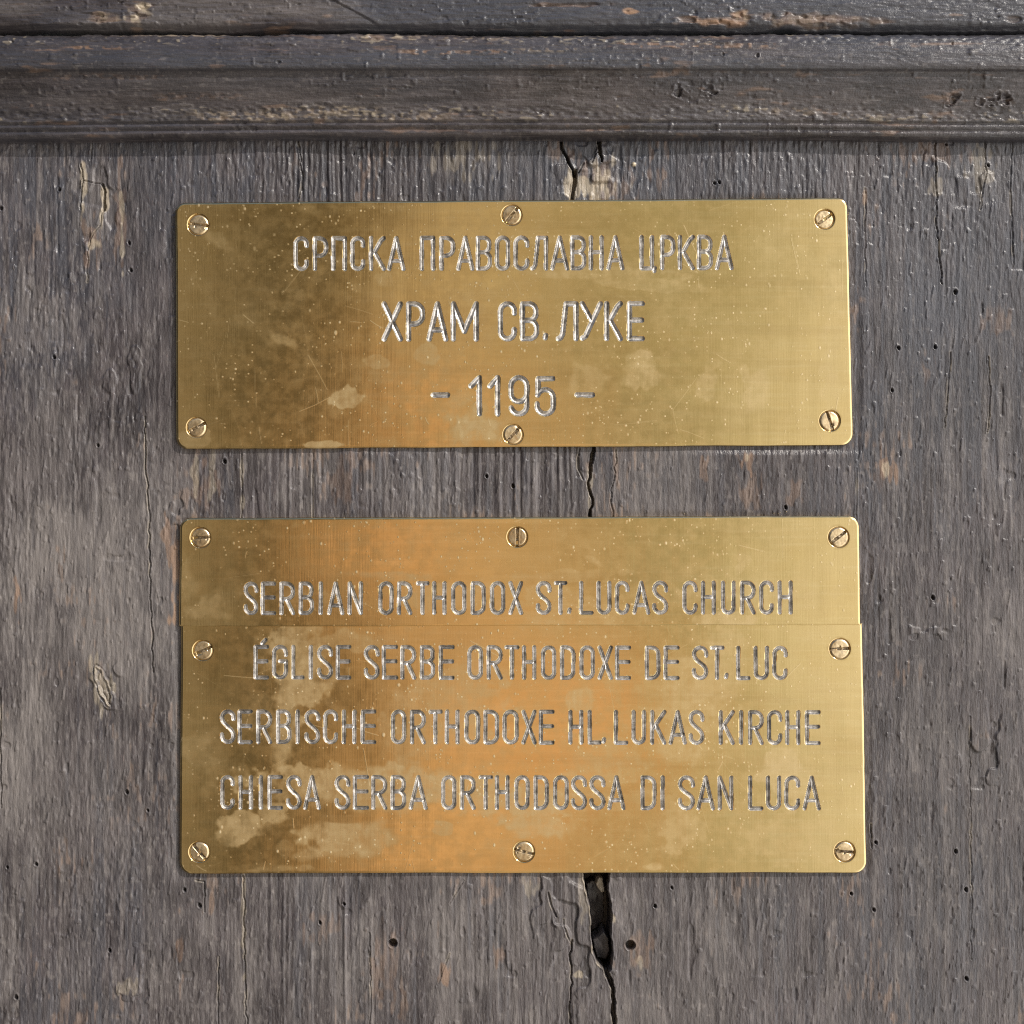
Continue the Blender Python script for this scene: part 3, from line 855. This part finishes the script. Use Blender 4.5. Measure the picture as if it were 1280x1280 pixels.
ROW4 = [('S', 307.2, 320.6), ('E', 328.6, 342.7), ('R', 352, 366.6), ('B', 376.3, 390), ('I', 401, 401), ('A', 411.4, 428), ('N', 437.2, 451), ('O', 475.5, 489.5), ('R', 499, 513), ('T', 522.3, 534.2),
        ('H', 542.7, 555.6), ('O', 566.6, 580.6), ('D', 591, 604.7), ('O', 615, 629), ('X', 638, 651.3), ('S', 672.2, 686.8), ('T', 694.7, 706.6), ('.', 711.6, 711.6), ('L', 726.4, 739.4),
        ('U', 748.3, 761.6), ('C', 771.3, 784.2), ('A', 792.8, 810.3), ('S', 817.8, 832.7), ('C', 855.6, 869.2), ('H', 878.6, 891.9), ('U', 903.6, 916.9), ('R', 927.5, 941.9), ('C', 951.3, 964.5), ('H', 974.4, 988)]
ROW5 = [('É', 319.5, 333.6), ('G', 342.5, 357.3), ('L', 366.4, 378), ('I', 388.6, 388.6), ('S', 398.8, 413.8), ('E', 422.2, 436.3), ('S', 457.3, 472), ('E', 479.8, 494.8), ('R', 503, 517.5), ('B', 527.3, 541.4),
        ('E', 550.8, 565.6), ('O', 586.7, 601.2), ('R', 611, 625.8), ('T', 633, 646.6), ('H', 655, 667.8), ('O', 678.8, 692.8), ('D', 702.7, 716.7), ('O', 726.9, 741), ('X', 749.5, 763.6), ('E', 771.4, 786.2),
        ('D', 808.7, 823), ('E', 832, 846.9), ('S', 867.5, 882.8), ('T', 889.8, 903), ('.', 907.8, 907.8), ('L', 922.7, 935.6), ('U', 944.5, 958.6), ('C', 968, 982)]
ROW6 = [('S', 277.5, 292), ('E', 299.7, 313.4), ('R', 322.8, 337.7), ('B', 347.8, 361.9), ('I', 372, 372), ('S', 383, 397.8), ('C', 406.4, 420), ('H', 429.8, 443), ('E', 453.4, 467.7), ('O', 491, 505), ('R', 515, 529.7),
        ('T', 538, 550.6), ('H', 558.8, 571.9), ('O', 583, 597.5), ('D', 606.9, 621.4), ('O', 630.8, 645.6), ('X', 654.2, 668.3), ('E', 676, 690.6), ('H', 713, 726.6), ('L', 737, 749.5), ('.', 754.7, 754.7), ('L', 769.8, 782.8),
        ('U', 791.9, 805), ('K', 815.3, 830.5), ('A', 838.3, 856), ('S', 863.3, 878), ('K', 901, 916), ('I', 926.4, 926.4), ('R', 937.8, 952.2), ('C', 961.3, 975.3), ('H', 984.2, 997.8), ('E', 1008.8, 1023.3)]
ROW7 = [('C', 277.8, 290.8), ('H', 300.6, 313.8), ('I', 326.3, 326.3), ('E', 337.2, 351.2), ('S', 360, 374.4), ('A', 381.4, 398.6), ('S', 420.7, 435.5), ('E', 443.5, 458.7), ('R', 466.6, 481.6), ('B', 490.8, 505.3), ('A', 513.4, 531.9),
        ('O', 554, 568), ('R', 577.5, 592), ('T', 600.6, 613.7), ('H', 621.3, 634.5), ('O', 645.5, 659.5), ('D', 669.7, 683.4), ('O', 693.9, 708.4), ('S', 716.3, 731.2), ('S', 739.2, 754.4), ('A', 761.6, 779.4),
        ('D', 803.3, 818), ('I', 828.3, 828.3), ('S', 850, 866.2), ('A', 873, 891.2), ('N', 899.7, 914.2), ('L', 937.7, 951.7), ('U', 960, 974), ('C', 983, 997.8), ('A', 1005.6, 1023.6)]
TEXTS = {
    'a': [('engraved line СРПСКА ПРАВОСЛАВНА ЦРКВА', ROW1, (298.2, 295.6), (336.4, 334.6), 2.3),
          ('engraved line ХРАМ СВ. ЛУКЕ', ROW2, (380.3, 379.0), (424.0, 422.8), 2.9),
          ('engraved line - 1195 -', ROW3, (472.4, 471.6), (517.6, 517.0), 2.9)],
    'b': [('engraved line SERBIAN ORTHODOX ST.LUCAS CHURCH', ROW4, (729.6, 728.0), (766.4, 765.6), 2.15)],
    'c': [('engraved line ÉGLISE SERBE ORTHODOXE DE ST.LUC', ROW5, (808.4, 809.8), (846.8, 847.6), 2.15),
          ('engraved line SERBISCHE ORTHODOXE HL.LUKAS KIRCHE', ROW6, (889.2, 890.2), (927.4, 928.8), 2.15),
          ('engraved line CHIESA SERBA ORTHODOSSA DI SAN LUCA', ROW7, (971.2, 972.0), (1009.6, 1010.6), 2.15)],
}


def row_strokes(row, top, bot):
    for ch, x0, x1 in row:
        t = ((x0 + x1) / 2 - 300) / 700
        ya = top[0] + (top[1] - top[0]) * t; yb = bot[0] + (bot[1] - bot[0]) * t
        if ch == '.':
            oy, h = yb - 2.6, 1
        elif ch == '-':
            oy, h = (ya + yb) / 2 - 1.0, 1
        else:
            oy, h = ya, yb - ya
        yield [[(x0 + p, oy + q) for p, q in line] for line in glyph(ch, x1 - x0, h)]


# ------------------------------------------------------------------ brass plates
TH = 5.0     # plate thickness in photo pixels (1.5 mm)


def build_plate(root, quad, radii, rows, screws, loc, patches, darks, seed, bends, seam=None, th=5.0):
    """quad: TL, TR, BR, BL corners in photo pixels; local grid a (0..W), b (0..H)"""
    (ax, ay), (bx, by), (cx, cy), (dx, dy) = quad
    W = ((bx - ax) + (cx - dx)) / 2; Hh = ((dy - ay) + (cy - by)) / 2

    def to_local(x, y):                       # invert the bilinear map by a few Newton-like steps
        s, t = (x - ax) / W, (y - ay) / Hh
        for _ in range(6):
            px, py = to_px(s * W, t * Hh)
            s += (x - px) / W; t += (y - py) / Hh
        return s * W, t * Hh

    def to_px(a, b):
        s, t = a / W, b / Hh
        return ((ax * (1 - s) + bx * s) * (1 - t) + (dx * (1 - s) + cx * s) * t,
                (ay * (1 - s) + by * s) * (1 - t) + (dy * (1 - s) + cy * s) * t)

    fine_b = []
    fine_a = []
    for (_, row, top, bot, _) in rows:
        _, b0 = to_local(640, min(top) - (12 if row is ROW5 else 5)); _, b1 = to_local(640, max(bot) + 7)
        a0, _ = to_local(row[0][1] - 6, top[0]); a1, _ = to_local(row[-1][2] + 6, top[0])
        fine_b.append((b0, b1)); fine_a.append((a0, a1))
    for (sx, sy, r, *_r) in screws:
        a, b = to_local(sx, sy)
        fine_a.append((a - r - 3, a + r + 3)); fine_b.append((b - r - 3, b + r + 3))

    def build_axis(L, fine):
        out = [0.0]
        edge = 4.0
        while out[-1] < L - 1e-6:
            x = out[-1]
            st = 1.25
            if any(lo <= x <= hi for lo, hi in fine):
                st = 0.58
            if x < edge or x > L - edge - 0.5:
                st = 0.5
            elif x < 15 or x > L - 15:
                st = min(st, 0.8)
            out.append(min(x + st, L))
        return np.array(out, np.float32)

    As = build_axis(W, fine_a); Bs = build_axis(Hh, fine_b)
    A, B = np.meshgrid(As, Bs)
    # round the corners: push grid points that lie outside the arc back onto it
    for (sx, sy, r) in zip((0, 1, 1, 0), (0, 0, 1, 1), radii):
        if r < 0.1:
            continue
        ccx = r if sx == 0 else W - r
        ccy = r if sy == 0 else Hh - r
        m = ((A < ccx) if sx == 0 else (A > ccx)) & ((B < ccy) if sy == 0 else (B > ccy))
        da, db = A - ccx, B - ccy
        mx = np.maximum(np.abs(da), np.abs(db)) + 1e-9
        k = np.where(m, mx / (np.hypot(da, db) + 1e-9), 1.0)     # square -> disc
        A = np.where(m, ccx + da * k, A); B = np.where(m, ccy + db * k, B)
    # distance from the outline
    dist = np.minimum(np.minimum(A, W - A), np.minimum(B, Hh - B))
    for (sx, sy, r) in zip((0, 1, 1, 0), (0, 0, 1, 1), radii):
        if r < 0.1:
            continue
        ccx = r if sx == 0 else W - r
        ccy = r if sy == 0 else Hh - r
        m = ((A < ccx) if sx == 0 else (A > ccx)) & ((B < ccy) if sy == 0 else (B > ccy))
        dist = np.where(m, r - np.hypot(A - ccx, B - ccy), dist)
    U, V = to_px(A, B)
    U, V = U + 0.45 * noise(U, V, 55, 55, 700) + 0.15 * noise(U, V, 14, 14, 702), V + 0.45 * noise(U, V, 70, 60, 701) + 0.15 * noise(U, V, 16, 14, 703)
    Hf = np.zeros_like(U)
    er = 3.4
    # the long edge where two plates butt is hardly rounded
    if seam == 'bottom':
        er = np.where(((Hh - B) < np.minimum(A, W - A)) & (Hh - B < 8), 1.7, er)
    if seam == 'top':
        er = np.where((B < np.minimum(A, W - A)) & (B < 8), 0.3, er)
    q = np.clip(1 - dist / er, 0, 1)
    Hf -= er * 0.75 * (1 - np.sqrt(np.maximum(1 - q * q, 0)))
    # hand-cut plate, not dead flat
    Hf += bends * (0.55 * noise(U, V, 210, 150, seed) + 0.22 * noise(U, V, 80, 70, seed + 1))
    Hf += 0.03 * noise(U, V, 14, 60, seed + 2)
    # countersunk holes
    for (sx, sy, r, *_r) in screws:
        d = np.hypot(U - sx, V - sy)
        Hf -= np.where(d < r + 0.55, np.minimum((r + 0.55 - d) * 1.4, 4.6), 0)
    # engraving
    groove = np.zeros_like(U)
    rowid = np.full(U.shape, -1, np.int32)
    for ri, (_, row, top, bot, tw) in enumerate(rows):
        for letter in row_strokes(row, top, bot):
            xs = [p[0] for l in letter for p in l]; ys = [p[1] for l in letter for p in l]
            a0, b0 = to_local(min(xs) - tw - 2, min(ys) - tw - 2); a1, b1 = to_local(max(xs) + tw + 2, max(ys) + tw + 2)
            i0, i1 = np.searchsorted(As, [a0 - 3, a1 + 3]); j0, j1 = np.searchsorted(Bs, [b0 - 3, b1 + 3])
            u, v = U[j0:j1, i0:i1], V[j0:j1, i0:i1]
            d = np.full(u.shape, 1e6, np.float32)
            for line in letter:
                d = np.minimum(d, poly_dist(u, v, line))
            tww = (tw + 0.28) * (1 + 0.04 * noise(u, v, 5, 5, seed + 40 + ri))
            g = np.clip(1 - (d / tww) ** (1.5 if tw < 2.5 else 2.0), 0, 1)
            groove[j0:j1, i0:i1] = np.maximum(groove[j0:j1, i0:i1], g)
            rowid[j0:j1, i0:i1] = np.where(d < tww + 1.2, ri, rowid[j0:j1, i0:i1])
    chat = 1 + 0.02 * noise(U, V, 2.2, 3.2, seed + 60) + 0.05 * noise(U, V, 9, 12, seed + 61)
    Hf -= (2.6 * groove) * chat
    # dull patches, spots, tarnish, scratches
    dull = np.zeros_like(U); spot = np.zeros_like(U); tarn = np.zeros_like(U); scr = np.zeros_like(U)
    nz = fbm(U, V, 60, 44, seed + 70, 4)
    nf = fbm(U, V, 12, 14, seed + 75, 3)
    dull += 0.05 * sstep(nz + 0.5 * nf, 0.15, 0.55) + 0.03 * sstep(nf, 0.1, 0.6)
    tarn += 0.22 * sstep(fbm(U, V, 190, 20, seed + 78, 4), 0.0, 0.5)
    for k, (x, y, rx, ry, an, amt) in enumerate(patches):
        c, s = math.cos(R(an)), math.sin(R(an))
        p = ((U - x) * c + (V - y) * s) / rx; w_ = (-(U - x) * s + (V - y) * c) / ry
        d = np.hypot(p, w_) + 0.30 * noise(U, V, 20, 15, seed + 80 + k) + 0.20 * noise(U, V, 8, 7, seed + 83 + k) + 0.08 * noise(U, V, 3, 4, seed + 81 + k)
        soft = 0.45 * sstep(noise(U, V, 55, 30, seed + 90 + k), -0.3, 0.6)
        dull = np.maximum(dull, 0.62 * amt * (1 - sstep(d, 0.82 - soft, 1.05 + 0.2 * soft)) * (0.72 + 0.25 * nf + 0.18 * noise(U, V, 4, 22, seed + 91)))
    for k, (x, y, rx, ry, an, amt) in enumerate(darks):
        c, s = math.cos(R(an)), math.sin(R(an))
        p = ((U - x) * c + (V - y) * s) / rx; w_ = (-(U - x) * s + (V - y) * c) / ry
        d = np.hypot(p, w_) + 0.25 * noise(U, V, 22, 18, seed + 120 + k)
        f = (1 - sstep(d, 0.55, 1.1)) * amt * 0.3
        dull *= 1 - min(1.0, amt * 1.1) * (1 - sstep(d, 0.7, 1.0)); tarn = np.maximum(tarn, f)
    for (sx, sy, r, *_r) in screws:            # grime packed round the screw heads
        d = np.hypot(U - sx, V - sy)
        tarn = np.maximum(tarn, 0.6 * (1 - sstep(d + 1.5 * noise(U, V, 5, 5, seed + 210), r + 0.5, r + 3.5)))
    rnd = random.Random(seed)

    def dens(a, b):
        return float(noise(np.array([a]), np.array([b]), 70, 50, seed + 200)[0]) + 0.7 * float(noise(np.array([a]), np.array([b]), 22, 18, seed + 201)[0])

    for k in range(int(W * Hh / 300)):
        a, b = rnd.random() * W, rnd.random() ** 1.1 * Hh
        r = 0.35 + 0.9 * rnd.random() ** 3 + (1.4 * rnd.random() if rnd.random() < 0.03 else 0)
        st = 1 + 0.8 * rnd.random()
        if dens(a, b) < rnd.uniform(-0.5, 0.5):
            continue
        i0, i1 = np.searchsorted(As, [a - 5, a + 5]); j0, j1 = np.searchsorted(Bs, [b - 7, b + 7])
        d = np.hypot(A[j0:j1, i0:i1] - a, (B[j0:j1, i0:i1] - b) / st)
        spot[j0:j1, i0:i1] = np.maximum(spot[j0:j1, i0:i1], (0.2 + 0.55 * rnd.random()) * (1 - sstep(d, r * 0.5, r + 0.6)))
    for k in range(int(W * Hh / 2600)):
        a, b = rnd.random() * W, rnd.random() * Hh
        an = rnd.choice((90, 90, 80, 45, 120, 20, 160)) + rnd.uniform(-18, 18)
        L = 8 + 46 * rnd.random() ** 2.5
        a2, b2 = a + L * math.cos(R(an)), b + L * math.sin(R(an))
        am, bm = (a + a2) / 2 + rnd.uniform(-.8, .8), (b + b2) / 2 + rnd.uniform(-.8, .8)
        i0, i1 = np.searchsorted(As, [min(a, a2) - 6, max(a, a2) + 6]); j0, j1 = np.searchsorted(Bs, [min(b, b2) - 6, max(b, b2) + 6])
        if i1 <= i0 or j1 <= j0:
            continue
        d = poly_dist(A[j0:j1, i0:i1], B[j0:j1, i0:i1], [(a, b), (am, bm), (a2, b2)])
        scr[j0:j1, i0:i1] = np.maximum(scr[j0:j1, i0:i1], (0.05 + 0.3 * rnd.random() ** 4) * (1 - sstep(d, 0.1, 0.8)))

    X, Z = plane_point(U, V, TH)
    Y = -(th + Hf) * S
    verts = np.stack([X, Y, Z], -1)
    nv, nu = A.shape
    quads = grid_quads(nv, nu)
    gc = groove.ravel()[quads].mean(1)
    rid = rowid.ravel()[quads].max(1)
    flat = verts.reshape(-1, 3)
    mask = np.clip(np.stack([dull, spot, tarn, scr], -1), 0, 1).reshape(-1, 4)
    # the plate: all quads that are not engraved, plus a skirt down to the wood
    keep = ~((gc > 0.06) & (rid >= 0))
    idx = np.arange(nv * nu, dtype=np.int32).reshape(nv, nu)
    ring = np.concatenate([idx[0, :], idx[1:, -1], idx[-1, -2::-1], idx[-2:0:-1, 0]])
    sk = flat[ring].copy(); sk[:, 1] = 1.2 * S
    n0 = len(flat)
    r2 = np.arange(n0, n0 + len(ring), dtype=np.int32)
    side = np.stack([ring, np.roll(ring, -1), np.roll(r2, -1), r2], -1)
    make_mesh('plate', np.concatenate([flat, sk]), np.concatenate([quads[keep], side]), M_BRASS, root,
              {'mask': np.concatenate([mask, mask[ring]])}, loc)
    # each engraved line
    for ri, (label, *_x) in enumerate(rows):
        qs = quads[(gc > 0.06) & (rid == ri)]
        used, inv = np.unique(qs.ravel(), return_inverse=True)
        o = make_mesh('engraved_lettering', flat[used], inv.reshape(-1, 4), M_GROOVE, root, {'mask': mask[used]}, loc)
        o['label'] = label
    for k, (sx, sy, r, ang, tilt) in enumerate(screws):
        build_screw(root, sx, sy, r, ang, tilt, loc, seed * 31 + k, th)


def build_screw(root, sx, sy, r, ang, tilt, loc, seed, th):
    """slotted flat head; ang: slot direction, degrees, positive = rising to the right"""
    n = 71
    g = np.linspace(-1, 1, n)
    # denser rows across the slot
    gp = np.sign(g) * (0.35 * np.abs(g) + 0.65 * np.abs(g) ** 1.6)
    P, Q = np.meshgrid(g, gp)
    mx = np.maximum(np.abs(P), np.abs(Q)); k = np.where(mx > 1e-6, mx / (np.hypot(P, Q) + 1e-9), 1)
    f = sstep(mx, 0.35, 1.0)
    P = P * (1 + (k - 1) * f) * r; Q = Q * (1 + (k - 1) * f) * r
    rad = np.hypot(P, Q)
    H = np.full(P.shape, 0.0)
    H -= 1.7 * np.clip((rad - r * 0.80) / (r * 0.20), 0, 1) ** 1.5
    H -= 0.35 * (rad / r) ** 2
    H += 0.10 * noise(P, Q, 3.0, 2.5, seed)
    w = 1.55 + 0.25 * noise(P, P * 0, 5, 1, seed + 3)
    slot = 1 - sstep(np.abs(Q), w - 0.35, w + 0.35)
    H -= slot * (3.8 + 0.7 * noise(P, Q, 3.2, 3, seed + 1) - 1.6 * sstep(noise(P, Q, 4, 4, seed + 2), 0.0, 0.5))
    grime = np.clip(slot * (0.25 + 0.9 * sstep(noise(P, Q, 3.5, 2.5, seed + 5), -0.4, 0.3)) + 0.7 * sstep(rad, r * 0.95, r) + 0.5 * sstep(noise(P, Q, 5, 5, seed + 8), 0.3, 0.8), 0, 1)
    tx, ty = tilt
    H += [0.5, -0.2, 0.15, -0.5, 0.7][seed % 5]
    H -= 1.2 * sstep(noise(P, Q, 4.5, 4.5, seed + 7), 0.45, 0.8) * (1 - sstep(np.abs(Q), 2.0, 5.0))
    c, s = math.cos(R(ang)), math.sin(R(ang))
    du = P * c + Q * s; dv = -P * s + Q * c
    H = H + du * math.tan(R(tx)) + dv * math.tan(R(ty))
    X, Z = plane_point(sx + du, sy + dv, TH)
    verts = np.stack([X, -(th + H) * S, Z], -1)
    nv, nu = P.shape
    flat = verts.reshape(-1, 3)
    # orientation of the rotated grid keeps the same handedness
    idx = np.arange(nv * nu, dtype=np.int32).reshape(nv, nu)
    ring = np.concatenate([idx[0, :], idx[1:, -1], idx[-1, -2::-1], idx[-2:0:-1, 0]])
    sk = flat[ring].copy(); sk[:, 1] = -0.6 * S
    n0 = len(flat); r2 = np.arange(n0, n0 + len(ring), dtype=np.int32)
    side = np.stack([ring, np.roll(ring, -1), np.roll(r2, -1), r2], -1)
    gr = np.concatenate([grime.ravel(), np.ones(len(ring))])
    make_mesh('screw', np.concatenate([flat, sk]), np.concatenate([grid_quads(nv, nu), side]), M_SCREW, root, {'grime': gr}, loc)


def plate_root(label, quad):
    x = (quad[2][0] + quad[3][0]) / 2; y = (quad[2][1] + quad[3][1]) / 2
    X, Z = plane_point(x, y, 0.0)
    loc = (float(X), 0.0, float(Z))
    return thing('brass_plate', label, 'name plate', loc, 'brass plates screwed to the door'), loc


QA = [(219, 252.6), (1059.6, 246.6), (1067.2, 556.6), (219.6, 561.4)]
QB = [(225.2, 647.2), (1074.2, 644.6), (1076.0, 781.1), (223.6, 783.1)]
QC = [(225.8, 781.3), (1078.4, 779.3), (1083.8, 1091.6), (224.3, 1092.4)]

root, loc = plate_root('topmost brass plate with Cyrillic lettering and the year 1195, six slotted screws', QA)
build_plate(root, QA, (13, 13, 15, 15), TEXTS['a'],
            [(247.6, 280.7, 13.2, -8, (2, 1)), (639.4, 268.9, 12.6, 50, (4, -3)), (1030.6, 274, 12.4, 35, (-1, 1)),
             (245.6, 534.3, 12.4, 27, (1, 1)), (641.2, 543.2, 12.4, 48, (-2, -1)), (1037.3, 525.9, 13.0, -72, (-4, 2))],
            loc,
            [(433, 497, 20, 16, -5, 0.95), (595, 535, 40, 26, 0, 0.9), (405, 556, 30, 5, 0, 0.9), (802, 462, 25, 28, 20, 0.7), (885, 478, 14, 26, 20, 0.5),
             (945, 490, 20, 30, 15, 0.5), (533, 440, 16, 14, 30, 0.6), (470, 453, 18, 9, 10, 0.5), (355, 425, 20, 8, 25, 0.5), (740, 340, 130, 10, 2, 0.45), (800, 355, 80, 8, 4, 0.4),
             (640, 300, 160, 6, -2, 0.3), (480, 350, 14, 10, 0, 0.4), (455, 327, 40, 4, 0, 0.4), (575, 500, 20, 12, -30, 0.5), (735, 480, 30, 26, -30, 0.4), (245, 545, 20, 14, 0, 0.4), (930, 465, 6, 12, -10, 0.6),
             (270, 300, 30, 10, 30, 0.35), (1040, 420, 14, 120, 0, 0.35)],
            [(330, 270, 90, 16, 0, 0.8), (300, 350, 60, 30, 20, 0.6), (420, 390, 70, 22, 0, 0.6), (310, 500, 60, 40, 0, 0.5)],
            11, 1.0)
root, loc = plate_root('shallow brass strip reading SERBIAN ORTHODOX ST.LUCAS CHURCH, three screws, above the wordier plate', QB)
build_plate(root, QB, (14, 15, 0, 0), TEXTS['b'],
            [(250.7, 672, 12.6, 4, (2, 0)), (646.5, 671.2, 12.6, 88, (3, -2)), (1048, 671.4, 12.8, 38, (-1, 1))],
            loc,
            [(490, 720, 60, 6, 3, 0.5), (560, 745, 60, 20, 0, 0.35), (720, 765, 80, 24, 0, 0.35), (905, 775, 46, 12, 0, 0.7), (740, 700, 16, 5, 30, 0.5), (690, 740, 30, 14, 0, 0.4), (930, 700, 10, 8, 0, 0.4),
             (240, 725, 24, 30, 20, 0.4), (270, 760, 40, 16, 0, 0.4), (950, 745, 110, 20, 0, 0.3), (700, 720, 90, 8, -3, 0.35), (925, 710, 5, 10, 30, 0.5)],
            [(270, 700, 40, 40, 30, 0.7), (330, 690, 60, 20, 0, 0.4), (290, 755, 16, 14, 0, 0.5)],
            12, 1.0, 'bottom', 6.0)
root, loc = plate_root('largest brass plate, lowest, with French, German and Italian lines and pale smears', QC)
build_plate(root, QC, (0, 0, 15, 15), TEXTS['c'],
            [(253.4, 813, 12.6, 23, (2, 1)), (1049.7, 811, 12.9, 2, (-1, 1)), (249, 1065, 12.8, -50, (2, -2)), (655, 1064.8, 12.9, -14, (1, -1)), (1055.8, 1064.5, 12.9, -5, (-1, 1))],
            loc,
            [(375, 840, 42, 62, 0, 0.85), (355, 915, 18, 50, 4, 0.75), (470, 985, 160, 28, 3, 0.95), (640, 995, 120, 26, 3, 0.8), (300, 1033, 36, 22, -12, 0.9), (440, 1048, 62, 30, 0, 0.85), (415, 1065, 50, 10, -8, 0.6),
             (340, 1018, 18, 14, 0, 0.8), (672, 1032, 50, 16, 4, 0.8), (985, 970, 36, 44, 0, 0.75), (870, 870, 60, 60, 0, 0.5), (850, 935, 36, 26, 0, 0.55), (850, 1030, 30, 40, 10, 0.5), (725, 875, 24, 16, 0, 0.6),
             (817, 1084, 12, 5, 0, 0.8), (840, 860, 16, 8, 0, 0.6), (565, 880, 70, 50, 0, 0.5), (440, 800, 60, 14, 0, 0.5), (520, 915, 40, 60, 0, 0.45), (250, 940, 30, 26, 10, 0.4), (330, 1085, 60, 6, 0, 0.5),
             (910, 830, 30, 50, 0, 0.4), (760, 955, 60, 30, 0, 0.4), (555, 1035, 12, 10, 0, 0.6), (355, 1060, 10, 12, 0, 0.7), (600, 830, 40, 30, 0, 0.3), (1000, 1050, 70, 30, 0, 0.3)],
            [(285, 830, 44, 52, 0, 0.9), (300, 935, 50, 24, 10, 0.5), (440, 940, 36, 20, 0, 0.7), (300, 1075, 70, 16, 0, 0.7), (345, 1055, 30, 20, 0, 0.7), (428, 1022, 40, 9, 0, 0.8), (450, 870, 20, 24, 0, 0.6), (690, 1075, 40, 14, 0, 0.5), (570, 1080, 60, 10, 0, 0.4), (740, 1040, 20, 30, 0, 0.4)],
            13, 1.0, 'top', 4.9)
